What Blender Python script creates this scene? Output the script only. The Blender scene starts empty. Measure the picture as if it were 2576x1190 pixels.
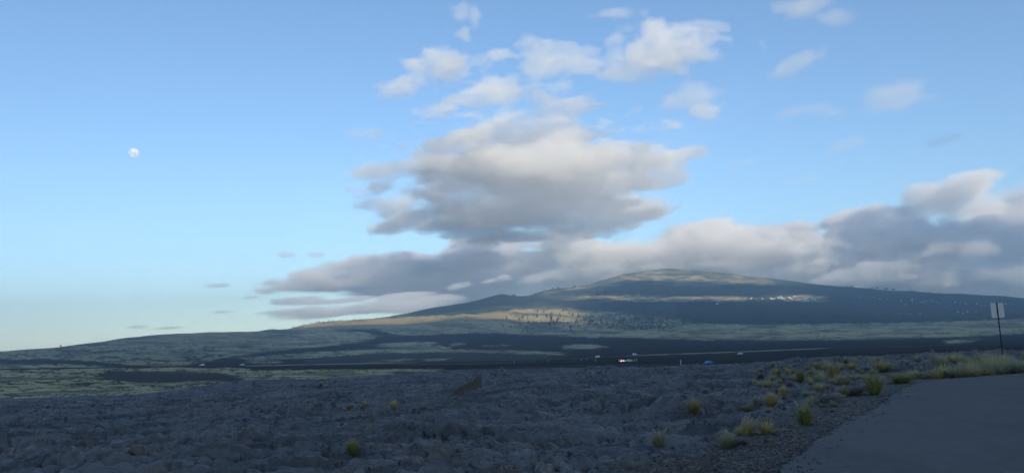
import bpy, bmesh, math, random
import numpy as np
from mathutils import Matrix, Vector

# ------------------------------------------------------------------ camera, sky, sun, exposure
SC = bpy.context.scene
COL = SC.collection
RNG = np.random.default_rng(7)
random.seed(7)
rad = math.radians

# measuring frame of the photograph, 2576 x 1190 units
IW, IH = 2576.0, 1190.0
FOC = (IW / 2) / math.tan(rad(32))
PITCH = math.atan((859 - 595) / FOC)
ROLL = rad(2.0)
CAM_Z = 1.7

_f = np.array([0, math.cos(PITCH), math.sin(PITCH)])
_r0 = np.array([1.0, 0, 0])
_u0 = np.array([0, -math.sin(PITCH), math.cos(PITCH)])
C_R = math.cos(ROLL) * _r0 - math.sin(ROLL) * _u0
C_U = math.sin(ROLL) * _r0 + math.cos(ROLL) * _u0
C_F = _f
C_P = np.array([0, 0, CAM_Z])

cam_d = bpy.data.cameras.new('camera')
cam = bpy.data.objects.new('camera', cam_d)
COL.objects.link(cam)
cam_d.sensor_width = 36
cam_d.lens = 18 / math.tan(rad(32))
cam_d.clip_start = 0.1
cam_d.clip_end = 400000
cam.matrix_world = Matrix(((C_R[0], C_U[0], -C_F[0], 0), (C_R[1], C_U[1], -C_F[1], 0),
                           (C_R[2], C_U[2], -C_F[2], CAM_Z), (0, 0, 0, 1)))
SC.camera = cam

SUN_EL = rad(21)
SUN_AZ = rad(166)            # clockwise from the viewing direction: behind, a little to the right
S_DIR = np.array([math.sin(SUN_AZ) * math.cos(SUN_EL), math.cos(SUN_AZ) * math.cos(SUN_EL), math.sin(SUN_EL)])
sun_d = bpy.data.lights.new('sun', 'SUN')
sun_d.energy = 5.0
sun_d.angle = rad(0.5)
sun_d.color = (1.0, 0.84, 0.62)
sun = bpy.data.objects.new('sun', sun_d)
COL.objects.link(sun)
sun.rotation_euler = Vector((-S_DIR[0], -S_DIR[1], -S_DIR[2])).to_track_quat('-Z', 'Y').to_euler()

world = bpy.data.worlds.new('World')
SC.world = world
world.use_nodes = True
wn = world.node_tree
bg = wn.nodes['Background']
sky = wn.nodes.new('ShaderNodeTexSky')
sky.sky_type = 'NISHITA'
sky.sun_disc = False
sky.sun_elevation = SUN_EL
sky.sun_rotation = SUN_AZ
sky.altitude = 0
sky.air_density = 0.9
sky.dust_density = 0.3
sky.ozone_density = 1.8
wb = wn.nodes.new('ShaderNodeVectorMath')            # white balance of the sky light
wb.operation = 'MULTIPLY'
wb.inputs[1].default_value = (0.90, 1.0, 1.05)
wn.links.new(sky.outputs[0], wb.inputs[0])
wn.links.new(wb.outputs[0], bg.inputs[0])
bg.inputs[1].default_value = 0.15

SC.view_settings.view_transform = 'Standard'
SC.view_settings.look = 'None'
SC.view_settings.exposure = 0.27
SC.view_settings.gamma = 1.0
SC.view_settings.use_curve_mapping = False
cy = SC.cycles
cy.max_bounces = 16
cy.diffuse_bounces = 3
cy.glossy_bounces = 2
cy.transmission_bounces = 3
cy.transparent_max_bounces = 12
cy.volume_bounces = 14
cy.volume_step_rate = 1.1
cy.volume_max_steps = 512
cy.use_adaptive_sampling = True
cy.adaptive_threshold = 0.02
cy.use_denoising = True
try:
    cy.denoiser = 'OPENIMAGEDENOISE'
except Exception:
    pass
cy.sample_clamp_indirect = 6.0

# ------------------------------------------------------------------ measuring helpers
def ray(X, Y):
    X = np.asarray(X, float); Y = np.asarray(Y, float)
    return (C_R * ((X - IW / 2) / FOC)[..., None] + C_U * ((IH / 2 - Y) / FOC)[..., None] + C_F)

def az_te(X, Y):
    d = ray(X, Y)
    h = np.hypot(d[..., 0], d[..., 1])
    return np.arctan2(d[..., 0], d[..., 1]), d[..., 2] / h

def to_px(P):
    q = P - C_P
    z = q @ C_F
    z = np.where(z < 1e-3, np.nan, z)
    return (q @ C_R) / z * FOC + IW / 2, IH / 2 - (q @ C_U) / z * FOC

def on_plane(X, Y, z=0.0):
    d = ray(X, Y)
    t = (z - CAM_Z) / d[..., 2]
    return C_P + d * t[..., None]

def sstep(a, b, x):
    t = np.clip((x - a) / (b - a), 0, 1)
    return t * t * (3 - 2 * t)

_PERM = np.random.default_rng(11).permutation(4096).astype(np.int64)
_ang = np.random.default_rng(12).random(4096) * 2 * np.pi
_GX, _GY = np.cos(_ang), np.sin(_ang)

def _h(ix, iy, s):
    return _PERM[(_PERM[(ix + s * 131) & 4095] + iy) & 4095]

def pn(x, y, s=0):
    ix = np.floor(x).astype(np.int64); iy = np.floor(y).astype(np.int64)
    fx = x - ix; fy = y - iy
    u = fx * fx * fx * (fx * (fx * 6 - 15) + 10); v = fy * fy * fy * (fy * (fy * 6 - 15) + 10)
    def g(a, b):
        k = _h(ix + a, iy + b, s)
        return _GX[k] * (fx - a) + _GY[k] * (fy - b)
    n0 = g(0, 0) * (1 - u) + g(1, 0) * u
    n1 = g(0, 1) * (1 - u) + g(1, 1) * u
    return (n0 * (1 - v) + n1 * v) * 1.5

def fbm(x, y, o=4, s=0, gain=0.5):
    t = 0; a = 1.0
    for i in range(o):
        t = t + a * pn(x, y, s + i); a *= gain; x = x * 2.03 + 17.1; y = y * 2.03 + 5.7
    return t

def voro(x, y, s=0):
    ix = np.floor(x).astype(np.int64); iy = np.floor(y).astype(np.int64)
    f1 = np.full(x.shape, 9.0); f2 = np.full(x.shape, 9.0); idc = np.zeros(x.shape); ox = np.zeros(x.shape); oy = np.zeros(x.shape)
    for a in (-1, 0, 1):
        for b in (-1, 0, 1):
            k = _h(ix + a, iy + b, s)
            px = ix + a + 0.5 + 0.45 * _GX[k]; py = iy + b + 0.5 + 0.45 * _GY[k]
            d = np.hypot(px - x, py - y)
            near = d < f1
            f2 = np.where(near, f1, np.minimum(f2, d))
            idc = np.where(near, k / 4096.0, idc)
            ox = np.where(near, x - px, ox); oy = np.where(near, y - py, oy)
            f1 = np.where(near, d, f1)
    return f1, f2, idc, ox, oy

def inpoly(X, Y, poly):
    inside = np.zeros(X.shape, bool)
    n = len(poly); j = n - 1
    for i in range(n):
        xi, yi = poly[i]; xj, yj = poly[j]
        c = ((yi > Y) != (yj > Y))
        with np.errstate(divide='ignore', invalid='ignore'):
            c &= X < (xj - xi) * (Y - yi) / (yj - yi + 1e-12) + xi
        inside ^= c
        j = i
    return inside

def polyline_dist(x, y, pts):
    d = np.full(x.shape, 1e9)
    for (x0, y0), (x1, y1) in zip(pts[:-1], pts[1:]):
        dx, dy = x1 - x0, y1 - y0
        t = np.clip(((x - x0) * dx + (y - y0) * dy) / (dx * dx + dy * dy), 0, 1)
        d = np.minimum(d, np.hypot(x - x0 - t * dx, y - y0 - t * dy))
    return d

# ------------------------------------------------------------------ object helpers
def tag(o, label=None, cat=None, group=None, kind=None):
    if label: o['label'] = label
    if cat: o['category'] = cat
    if group: o['group'] = group
    if kind: o['kind'] = kind
    return o

def empty(name, loc=(0, 0, 0), rz=0.0, scale=1.0):
    o = bpy.data.objects.new(name, None)
    o.empty_display_size = 0.1
    o.location = loc; o.rotation_euler = (0, 0, rz); o.scale = (scale,) * 3
    COL.objects.link(o)
    return o

def link_mesh(name, me, parent=None):
    o = bpy.data.objects.new(name, me)
    COL.objects.link(o)
    if parent: o.parent = parent
    return o

def mesh_np(name, V, F, mats=(), smooth=True, fm=None):
    me = bpy.data.meshes.new(name)
    V = np.asarray(V, np.float32)
    F = np.asarray(F, np.int32)
    me.vertices.add(len(V)); me.vertices.foreach_set('co', V.ravel())
    if len(F):
        k = F.shape[1]
        me.loops.add(F.size); me.loops.foreach_set('vertex_index', F.ravel())
        me.polygons.add(len(F))
        me.polygons.foreach_set('loop_start', np.arange(0, F.size, k, dtype=np.int32))
        me.polygons.foreach_set('use_smooth', np.full(len(F), smooth, bool))
        if fm is not None: me.polygons.foreach_set('material_index', np.asarray(fm, np.int32))
    for m in mats: me.materials.append(m)
    me.update(calc_edges=True)
    return me

def add_attr(me, name, arr):
    arr = np.asarray(arr, np.float32)
    if arr.ndim == 1:
        a = me.attributes.new(name, 'FLOAT', 'POINT'); a.data.foreach_set('value', arr)
    else:
        c = np.ones((len(arr), 4), np.float32); c[:, :arr.shape[1]] = arr
        a = me.attributes.new(name, 'FLOAT_COLOR', 'POINT'); a.data.foreach_set('color', c.ravel())

class NT:
    """a small node-tree writer"""
    def __init__(self, name):
        self.m = bpy.data.materials.new(name); self.m.use_nodes = True
        self.t = self.m.node_tree; self.t.nodes.clear()
        self.out = self.t.nodes.new('ShaderNodeOutputMaterial')
    def n(self, typ, **kw):
        nd = self.t.nodes.new(typ)
        for k, v in kw.items():
            if k.startswith('i_'):
                key = k[2:]
                key = int(key) if key.isdigit() else key.replace('_', ' ')
                self.put(nd.inputs[key], v)
            else: setattr(nd, k, v)
        return nd
    def put(self, sock, v):
        if isinstance(v, bpy.types.NodeSocket): self.t.links.new(v, sock)
        elif isinstance(v, (tuple, list)) and len(v) == 3 and sock.type == 'RGBA': sock.default_value = (*v, 1)
        else: sock.default_value = v
    def noise(self, vec, scale, detail=4, rough=0.55, dist=0.0):
        nd = self.n('ShaderNodeTexNoise', i_Vector=vec, i_Scale=scale, i_Detail=detail, i_Roughness=rough, i_Distortion=dist)
        return nd.outputs[0]
    def mix(self, f, a, b):
        nd = self.n('ShaderNodeMix', data_type='RGBA')
        self.put(nd.inputs[0], f); self.put(nd.inputs[6], a); self.put(nd.inputs[7], b)
        return nd.outputs[2]
    def math(self, op, a, b=0.0, c=0.0, clamp=False):
        nd = self.n('ShaderNodeMath', operation=op); nd.use_clamp = clamp
        self.put(nd.inputs[0], a); self.put(nd.inputs[1], b); self.put(nd.inputs[2], c)
        return nd.outputs[0]
    def ramp(self, v, a, b, o0=0.0, o1=1.0):
        nd = self.n('ShaderNodeMapRange', interpolation_type='SMOOTHSTEP')
        for i, x in enumerate((v, a, b, o0, o1)): self.put(nd.inputs[i], x)
        return nd.outputs[0]
    def pos(self): return self.n('ShaderNodeNewGeometry').outputs['Position']
    def obj(self): return self.n('ShaderNodeTexCoord').outputs['Object']
    def scaled(self, v, s):
        nd = self.n('ShaderNodeMapping'); self.put(nd.inputs[0], v); nd.inputs['Scale'].default_value = s
        return nd.outputs[0]
    def attr(self, name): return self.n('ShaderNodeAttribute', attribute_name=name)
    def rnd(self): return self.n('ShaderNodeObjectInfo').outputs['Random']
    def bump(self, h, dist, strength=1.0):
        nd = self.n('ShaderNodeBump'); self.put(nd.inputs['Height'], h)
        nd.inputs['Distance'].default_value = dist; nd.inputs['Strength'].default_value = strength
        return nd.outputs[0]
    def surf(self, col, rough=0.9, normal=None, spec=0.3, **kw):
        b = self.n('ShaderNodeBsdfPrincipled')
        self.put(b.inputs['Base Color'], col); self.put(b.inputs['Roughness'], rough)
        self.put(b.inputs['Specular IOR Level'], spec)
        if normal is not None: self.put(b.inputs['Normal'], normal)
        for k, v in kw.items(): self.put(b.inputs[k.replace('_', ' ')], v)
        self.t.links.new(b.outputs[0], self.out.inputs[0])
        return self.m

def plain(name, col, rough=0.6, metal=0.0, spec=0.4, var=0.12, scale=8.0):
    t = NT(name)
    n = t.noise(t.obj(), scale, 4)
    c0 = tuple(c * (1 - var) for c in col); c1 = tuple(min(1, c * (1 + var)) for c in col)
    return t.surf(t.mix(n, c0, c1), rough, spec=spec, Metallic=metal)
# ------------------------------------------------------------------ the shape of the land
SKY_L = [(-400, 905), (0, 882), (150, 873), (200, 864), (330, 850), (520, 836), (600, 833), (720, 826), (800, 812), (900, 800),
         (1000, 793), (1100, 776), (1200, 758), (1265, 744), (1300, 745), (1340, 742), (1400, 728), (1480, 715), (1530, 701),
         (1570, 690), (1640, 680), (1690, 677), (1740, 681), (1800, 686), (1900, 697), (2000, 709), (2100, 718), (2150, 724),
         (2250, 731), (2400, 741), (2576, 750), (2900, 764)]
HWY_L = [(-400, 938), (0, 930), (400, 923), (640, 921), (859, 916), (1100, 912), (1430, 906), (1600, 895), (1860, 886), (2070, 877),
         (2300, 872), (2576, 866), (2900, 860)]
CREST_L = [(-400, 1020), (0, 1016), (150, 1008), (330, 1003), (420, 992), (520, 976), (640, 962), (800, 959), (900, 952), (1100, 938), (1300, 934), (1500, 931),
           (1700, 929), (1850, 921), (1950, 914), (2100, 904), (2300, 897), (2576, 887), (2900, 875)]

MID_L = [(-400, 965), (0, 957), (400, 951), (640, 942), (860, 936), (1100, 927), (1300, 918), (1563, 911), (1783, 915.5), (1930, 912), (2070, 898), (2300, 886), (2576, 876), (2900, 868)]

def curve(L):
    a = np.array(L, float)
    az, te = az_te(a[:, 0], a[:, 1])
    o = np.argsort(az)
    az, te = az[o], te[o]
    g = np.linspace(-0.75, 0.75, 3001)
    v = np.interp(g, az, te)
    k = np.hanning(33); k /= k.sum()
    v = np.convolve(np.pad(v, 16, mode='edge'), k, 'valid')
    return g, v

_SK, _HW, _CR, _MD = curve(SKY_L), curve(HWY_L), curve(CREST_L), curve(MID_L)
_RX = np.array([(-400, 3200), (0, 3500), (600, 4600), (800, 5600), (1265, 7300), (1690, 10000), (2000, 9400), (2576, 8000), (2900, 7500)], float)
_RAZ = az_te(_RX[:, 0], np.full(len(_RX), 850.0))[0]
R_CREST = 80.0

def spow(x, p): return np.sign(x) * np.abs(x) ** p

def bumps(az, r):
    """cinder cones and knolls: (X, distance, half width in metres across, along, height)"""
    h = 0
    for X, D, wx, wy, hh in ((1590, 7600, 330, 500, 50), (692, 4450, 70, 160, 19), (655, 4430, 120, 160, 9), (1140, 5600, 120, 250, 26),
                             (1265, 7250, 150, 300, 20), (1600, 5600, 300, 300, 30), (1690, 9900, 260, 300, 10), (1460, 4800, 200, 300, 16)):
        a0 = float(az_te(np.array(X), np.array(850.0))[0])
        h = h + hh * np.exp(-((az - a0) * D / wx) ** 2 - ((r - D) / wy) ** 2)
    return h

def land(az, r):
    """height of the land without the small relief of the lava"""
    a = np.clip(az, -0.7, 0.7)
    ts = np.interp(a, *_SK); th = np.interp(a, *_HW); tc = np.interp(a, *_CR)
    R = np.interp(a, _RAZ, _RX[:, 1])
    rh = 900.0 / np.cos(np.clip(a, -0.65, 0.65))
    zc = CAM_Z + tc * R_CREST
    t = np.clip((r - 12) / (R_CREST - 12), 0, 1)
    z_near = -0.07 + (zc + 0.07) * spow(t, 1.35)
    tm = np.interp(a, *_MD)
    u = np.clip(np.log(np.maximum(r, 1) / R_CREST) / np.log(rh / 2 / R_CREST), 0, 1)
    u2 = np.clip(np.log(np.maximum(r, 1) / (rh / 2)) / np.log(2.0), 0, 1)
    te_mid = np.where(r < rh / 2, tc + (tm - tc) * u, tm + (th - tm) * u2)
    s = np.clip(np.log(np.maximum(r, 1) / rh) / np.log(R / rh), 0, 1)
    te_far = th + (ts - th) * (0.12 * s + 0.88 * s ** 2.0)
    te = np.where(r < rh, te_mid, te_far)
    z = np.where(r < R_CREST, z_near, CAM_Z + te * np.minimum(r, R))
    over = np.maximum(r - R, 0)
    z = np.where(r > R, np.maximum(z - 0.10 * over - over ** 2 / 9000.0, -60), z)
    x = r * np.sin(az); y = r * np.cos(az)
    amp = np.clip((r - 1100) / 5000, 0, 1)
    z = z + amp * (16 * fbm(x / 900, y / 900, 4, 3) + 5 * np.abs(pn(x / 260, y / 420, 9)))
    z = z + bumps(az, r)
    behind = sstep(1.2, 1.6, np.abs(az))
    return z * (1 - behind) + behind * np.where(r < 60, z, np.maximum(z, -8))

LOT_PX = [(1944, 1190), (1992, 1154.5), (2066, 1099), (2140, 1058), (2215, 1017.5), (2259, 984), (2289, 967), (2340, 958), (2381, 953), (2576, 938)]
_lot = on_plane(np.array([p[0] for p in LOT_PX]), np.array([p[1] for p in LOT_PX]), 0.0)
LOT_EDGE = [tuple(p[:2]) for p in _lot]
_e0 = np.array(LOT_EDGE[0]); _e1 = np.array(LOT_EDGE[1])
_s0 = _e0 + (_e0 - _e1) / np.linalg.norm(_e0 - _e1) * 9.0
_e8 = np.array(LOT_EDGE[-1]); _e7 = np.array(LOT_EDGE[-2])
_s1 = _e8 + (_e8 - _e7) / np.linalg.norm(_e8 - _e7) * 25.0
LOT_EDGE = [tuple(_s0)] + LOT_EDGE + [tuple(_s1)]
LOT_POLY = LOT_EDGE + [(60.0, -14.0), (float(_s0[0]) - 4, -14.0)]

def lot_sd(x, y):
    """signed distance to the edge of the car park, negative on the asphalt"""
    d = polyline_dist(x, y, LOT_POLY + [LOT_POLY[0]])
    return np.where(inpoly(x, y, LOT_POLY), -d, d)

def lava(x, y, r, sd, want_id=False):
    """relief of the pahoehoe: broad folds, cracked slabs, ropes and pockets of rubble"""
    wx = x + 0.5 * fbm(x / 1.7, y / 1.7, 4, 20); wy = y + 0.5 * fbm(x / 1.7, y / 1.7, 4, 30)
    rough = sstep(-0.05, 0.40, fbm(x / 5, y / 5, 4, 40) + 0.16 * sstep(2, 9, x) - 0.12 * sstep(-3, -14, x))
    z = 0.17 * fbm(x / 7.5, y / 6.0, 3, 50)
    z = z + 0.15 * (1 - np.abs(fbm(wx / 4.2 + 0.3 * wy, wy / 1.7, 3, 57))) ** 3 - 0.08
    f1, f2, c, ox, oy = voro(wx / 2.4 + 0.45 * fbm(x / 0.7, y / 0.7, 3, 61), wy / 1.3 + 0.45 * fbm(x / 0.7, y / 0.7, 3, 63), 60)
    if want_id: return c, rough, 1 - sstep(0.0, 0.05, f2 - f1)
    th = c * 57.0
    big = sstep(0.10, 0.45, fbm(x / 5.0, y / 5.0, 2, 110)) * (0.3 + 0.7 * sstep(2, 7, x))
    e1 = sstep(0.0, 0.20, f2 - f1)
    z = z + e1 * (0.08 * (0.9 - f1) + 0.05 * (c - 0.5) + (0.05 + 0.06 * rough + 0.16 * big) * (ox * np.cos(th) + oy * np.sin(th)) + 0.30 * big * (0.75 - f1))
    z = z - (0.16 + 0.10 * rough + 0.12 * big) * (1 - sstep(0.0, 0.065, f2 - f1)) * sstep(0.15, 0.35, c)
    g1, g2, d, gx, gy = voro(wx / 0.95 + 5 * c, wy / 0.55, 70)
    th = d * 91.0
    e2 = sstep(0.0, 0.25, g2 - g1)
    z = z + (0.15 + 0.85 * rough) * e2 * (0.06 * (0.8 - g1) + 0.04 * (d - 0.5) + 0.09 * (gx * np.cos(th) + gy * np.sin(th)))
    h1, h2, e, hx, hy = voro(x / 0.26, y / 0.19, 80)
    z = z + (0.04 + 0.96 * rough) * sstep(0, .25, h2 - h1) * (0.04 * (0.7 - h1) * (0.3 + e) + 0.025 * (hx * np.cos(e * 70) + hy * np.sin(e * 70)))
    ph = (0.35 * wx * np.cos(c * 20) + wy) * 9.0 + 4.0 * fbm(x / 1.3, y / 0.9, 2, 90)
    z = z + 0.030 * np.abs(np.sin(ph)) * (1 - rough) * sstep(0.25, 0.5, c)
    z = z + 0.07 * (1 - np.abs(fbm(wx / 2.2, wy / 0.7, 3, 92))) ** 5 * (1 - 0.6 * rough)
    z = z - (0.02 + 0.05 * rough) * (1 - sstep(0.0, 0.10, np.abs(fbm(wx / 1.3, wy / 1.0, 3, 98)))) + 0.012 * fbm(x / 0.24, y / 0.24, 3, 95)
    return z * sstep(0.5, 2.6, sd) + 0.03 * fbm(x / 0.2, y / 0.2, 2, 97) * sstep(0.0, 0.3, sd) - 0.03 * sstep(0.5, 0.0, sd)

def ground_z(x, y):
    x = np.asarray(x, float); y = np.asarray(y, float)
    r = np.hypot(x, y); az = np.arctan2(x, y)
    z = land(az, r)
    near = r < 125
    if near.any():
        sd = lot_sd(x[near], y[near])
        zn = z[near]
        flat = sstep(2.2, 0.2, sd)
        zn = zn * (1 - flat) + (-0.045) * flat
        fade = sstep(125, 85, r[near])
        z = z.copy(); z[near] = zn + lava(x[near], y[near], r[near], sd) * fade
    return z

_rr = np.concatenate([np.geomspace(6, 125, 900), np.geomspace(126, 13000, 2500)])

def drop(X, Y, rmin=0.0):
    """where the sight line through a point of the photograph meets the land"""
    az, te = az_te(np.array(float(X)), np.array(float(Y)))
    x = _rr * math.sin(az); y = _rr * math.cos(az)
    z = ground_z(x, y)
    hit = np.nonzero(((z - CAM_Z) / _rr >= te) & (_rr > rmin))[0]
    k = hit[0] if len(hit) else len(_rr) - 1
    return np.array([x[k], y[k], z[k]])

# ------------------------------------------------------------------ land cover, measured as outlines on the land
def c1(*p): return [(u * .3584, 763.3 + v * .3584) for u, v in p]
def c2(*p): return [(763 + u * .3584, 763.3 + v * .3584) for u, v in p]
GRASS = [
    [(-500, 860)] + [(x, y - 6) for x, y in SKY_L[1:9]] + [(800, 826), (870, 832), (935, 838), (950, 847), (900, 858), (850, 868), (760, 876), (660, 886), (560, 900), (450, 921), (330, 918), (200, 906), (0, 903), (-500, 915)],
    [(-500, 915), (0, 915), (150, 914), (260, 921), (330, 926), (420, 922), (520, 926), (610, 925), (640, 932), (560, 938), (420, 934), (300, 932), (250, 938), (240, 948), (330, 962), (440, 962), (470, 958), (600, 958), (680, 954), (760, 951), (860, 948), (860, 958), (700, 966), (600, 969), (460, 979), (420, 990), (340, 997), (200, 999), (0, 1010), (-500, 1020)],
    [(560, 938), (640, 932), (770, 930), (900, 929), (1010, 928), (1120, 929), (1100, 933), (980, 936), (1010, 946), (900, 947), (860, 958), (780, 956), (620, 957), (600, 946)],
    [(640, 903), (700, 906), (706, 913), (660, 915), (610, 912)],
    c2((0, 195), (300, 200), (470, 215), (530, 232), (480, 245), (400, 270), (250, 285), (100, 300), (0, 312)),
    c2((490, 300), (560, 280), (700, 272), (900, 270), (960, 278), (880, 292), (1020, 305), (1030, 318), (800, 322), (600, 312)),
    c2((-500, 385), (-200, 362), (0, 345), (300, 330), (560, 318), (1000, 322), (1450, 328), (1830, 346), (1840, 360), (1500, 352), (1200, 340), (900, 340), (500, 352), (200, 372), (0, 384), (-300, 400)),
    c2((1030, 280), (1120, 275), (1115, 294), (1035, 296)), c2((1265, 292), (1360, 290), (1340, 304), (1270, 302)), c2((1380, 290), (1430, 288), (1420, 302)),
    c2((1820, 305), (1900, 285), (2060, 290), (2130, 302), (2050, 316), (1850, 318)),
    c2((560, 398), (700, 388), (800, 392), (620, 406)), c2((830, 395), (960, 385), (1040, 384), (930, 402)), c2((400, 415), (560, 405), (520, 420)),
    # the broad olive belt at the foot of the mountain
    [(942, 830), (1040, 822), (1120, 800), (1200, 790), (1290, 776), (1400, 772), (1500, 780), (1600, 788), (1680, 800), (1740, 812), (1813, 815), (1960, 816), (2134, 813), (2350, 810), (2576, 803), (2990, 800),
     (2990, 835), (2576, 838), (2390, 848), (2294, 850), (2134, 854), (1973, 856), (1792, 855), (1671, 852), (1575, 849), (1500, 848), (1372, 844), (1229, 837), (1121, 840), (1014, 844)],
    [(2374, 858), (2440, 852), (2470, 852), (2440, 860), (2380, 864)],
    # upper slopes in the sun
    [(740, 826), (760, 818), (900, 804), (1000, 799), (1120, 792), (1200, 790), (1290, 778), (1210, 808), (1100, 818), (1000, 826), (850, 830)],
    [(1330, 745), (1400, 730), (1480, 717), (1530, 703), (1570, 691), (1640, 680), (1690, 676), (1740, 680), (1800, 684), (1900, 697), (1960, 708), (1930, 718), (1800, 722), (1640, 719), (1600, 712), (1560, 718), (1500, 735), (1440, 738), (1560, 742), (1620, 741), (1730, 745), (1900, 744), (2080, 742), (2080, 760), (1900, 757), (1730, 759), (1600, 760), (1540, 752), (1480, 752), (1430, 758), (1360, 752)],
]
GOLD = [  # golden grass; its colour also stands in for narrow sunlit strips
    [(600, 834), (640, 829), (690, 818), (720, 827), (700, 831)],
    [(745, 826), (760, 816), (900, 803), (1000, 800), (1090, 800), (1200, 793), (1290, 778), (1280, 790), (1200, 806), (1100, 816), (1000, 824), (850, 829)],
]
BROWN = [
    [(240, 948), (300, 932), (420, 934), (560, 938), (610, 944), (600, 957), (470, 958), (330, 962)],
    c2((0, 390), (300, 370), (560, 350), (900, 342), (1200, 342), (1500, 356), (1750, 362), (1700, 405), (1300, 425), (800, 430), (300, 428), (0, 425)),
]
WOOD = [
    [(860, 805), (940, 795), (1000, 788), (1100, 771), (1200, 752), (1265, 738), (1340, 738), (1380, 736), (1360, 752), (1430, 760), (1500, 764), (1440, 776), (1290, 778), (1200, 790), (1100, 793), (1000, 799)],
    [(1440, 738), (1500, 733), (1560, 716), (1600, 710), (1640, 717), (1720, 722), (1960, 724), (2080, 728), (2080, 741), (1900, 743), (1730, 744), (1620, 740), (1500, 740)],
    [(1430, 760), (1540, 753), (1620, 762), (1900, 759), (2080, 762), (2200, 755), (2990, 765), (2990, 800), (2576, 801), (2350, 808), (2134, 812), (1960, 815), (1813, 814), (1740, 810), (1660, 796), (1560, 786), (1480, 776)],
    [(1930, 700), (2000, 704), (2250, 726), (2576, 744), (2990, 750), (2990, 780), (2200, 765), (2080, 740), (1960, 722)],
]

def cover(P):
    """grass, brown lava, wood, gold (0..1) at points of the far land"""
    X, Y = to_px(P)
    x, y = P[:, 0], P[:, 1]
    r = np.hypot(x, y)
    X = np.nan_to_num(X, nan=-9e3); Y = np.nan_to_num(Y, nan=0.0)
    k = r * 0.012 + 6
    lx = np.log(r) * 60; a = np.arctan2(x, y) * 60
    Xw = X + 16 * fbm(a, lx * .5, 4, 5); Yw = Y + 3.2 * fbm(a * 1.2, lx * 0.8, 5, 6) + 1.2 * pn(a * 7, lx * 3, 7)
    out = []
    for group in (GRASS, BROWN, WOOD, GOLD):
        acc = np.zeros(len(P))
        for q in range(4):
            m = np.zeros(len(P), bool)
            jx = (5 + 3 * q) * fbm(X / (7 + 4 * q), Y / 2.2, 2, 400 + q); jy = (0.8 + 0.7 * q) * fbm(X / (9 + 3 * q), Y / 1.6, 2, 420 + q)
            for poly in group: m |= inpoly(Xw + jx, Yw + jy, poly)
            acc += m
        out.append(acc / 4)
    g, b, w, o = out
    g = np.where(np.abs(np.arctan2(x, y)) > 0.8, (fbm(x / 300, y / 300, 4, 8) > 0).astype(float), g)
    # patchiness of the sward: long streaks of bare lava and tufts
    mo = fbm(X / 46 + 0.6 * fbm(X / 30, Y / 9, 2, 305), Y / 5.5 + 0.7 * fbm(X / 40, Y / 8, 2, 306), 5, 301, 0.6) + 0.6 * fbm(X / 9, Y / 2.0, 3, 311)
    left = sstep(1000, 500, X) * sstep(850, 885, Y)
    mo = mo + 0.45 * left * fbm(X / 190, Y / 11.0, 3, 321)
    g = g * (1 - (0.5 + 0.35 * left) * sstep(0.08 + 0.12 * (1 - left), 0.46, mo))
    g = g * (0.50 + 0.50 * sstep(-0.30, 0.30, fbm(X / 130, Y / 11.0, 4, 325) + 0.15)) * np.where((X < 720) & (Y < 918), 0.80, 1.0)
    b = np.clip(b + 0.35 * sstep(0.25, 0.6, fbm(X / 90, Y / 8.0, 3, 331)) * sstep(865, 900, Y), 0, 1)
    wm = fbm(X / 26, Y / 4.0, 4, 341)
    w = w * (1 - 0.55 * sstep(-0.05, 0.5, wm))
    sc_ = inpoly(Xw, Yw, [(1462, 794), (1600, 786), (1700, 800), (1780, 818), (1700, 834), (1560, 830), (1480, 822)])
    w = np.where(sc_, np.maximum(w, sstep(-0.15, 0.25, fbm(X / 9, Y / 3.4, 3, 371))), w)
    up = inpoly(Xw, Yw, [(1330, 748), (1480, 712), (1560, 682), (1700, 670), (1960, 702), (1960, 724), (1620, 722), (1500, 746)])
    w = np.where(up, np.maximum(w, 0.25 + 0.6 * sstep(-0.2, 0.4, fbm(X / 34, Y / 5.5, 4, 381))), w)
    bd = inpoly(Xw, Yw, [(1330, 738), (2110, 734), (2110, 766), (1330, 766)])
    w = np.where(bd, np.maximum(w, np.where((X > 1880) & (X < 2112), 0.9, 0.75 * sstep(0.05, 0.45, fbm(X / 30, Y / 4.0, 4, 391)))), w)
    w = w * np.where((X > 1700) & (Y > 758) | (X > 1990), 0.42 + 0.25 * np.clip(fbm(X / 22, Y / 4.0, 3, 361), -1, 1), 1.0)
    o = o * (1 - 0.75 * sstep(0.0, 0.5, fbm(X / 40, Y / 3.2, 3, 351)))
    return g, b, w * (1 - o), o * (1 - w * 0.5)

# rows and columns of the two sheets, one set of rings round the view point
AZ = np.concatenate([np.linspace(-math.pi, -0.70, 46)[:-1], np.linspace(-0.70, -0.61, 24)[:-1], np.linspace(-0.61, 0.61, 1300), np.linspace(0.61, 0.70, 24)[1:], np.linspace(0.70, math.pi, 46)[1:-1]])

def ring_sheet(name, rows, mat, center=False):
    na, nr = len(AZ), len(rows)
    A, R = np.meshgrid(AZ, rows)
    x = (R * np.sin(A)).ravel(); y = (R * np.cos(A)).ravel()
    z = ground_z(x, y)
    V = np.stack([x, y, z], 1)
    i = np.arange(nr - 1)[:, None] * na; j = np.arange(na)[None]; j2 = (j + 1) % na
    F = np.stack([i + j, i + j2, i + na + j2, i + na + j], -1).reshape(-1, 4)
    return V, F[:, ::-1]
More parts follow.
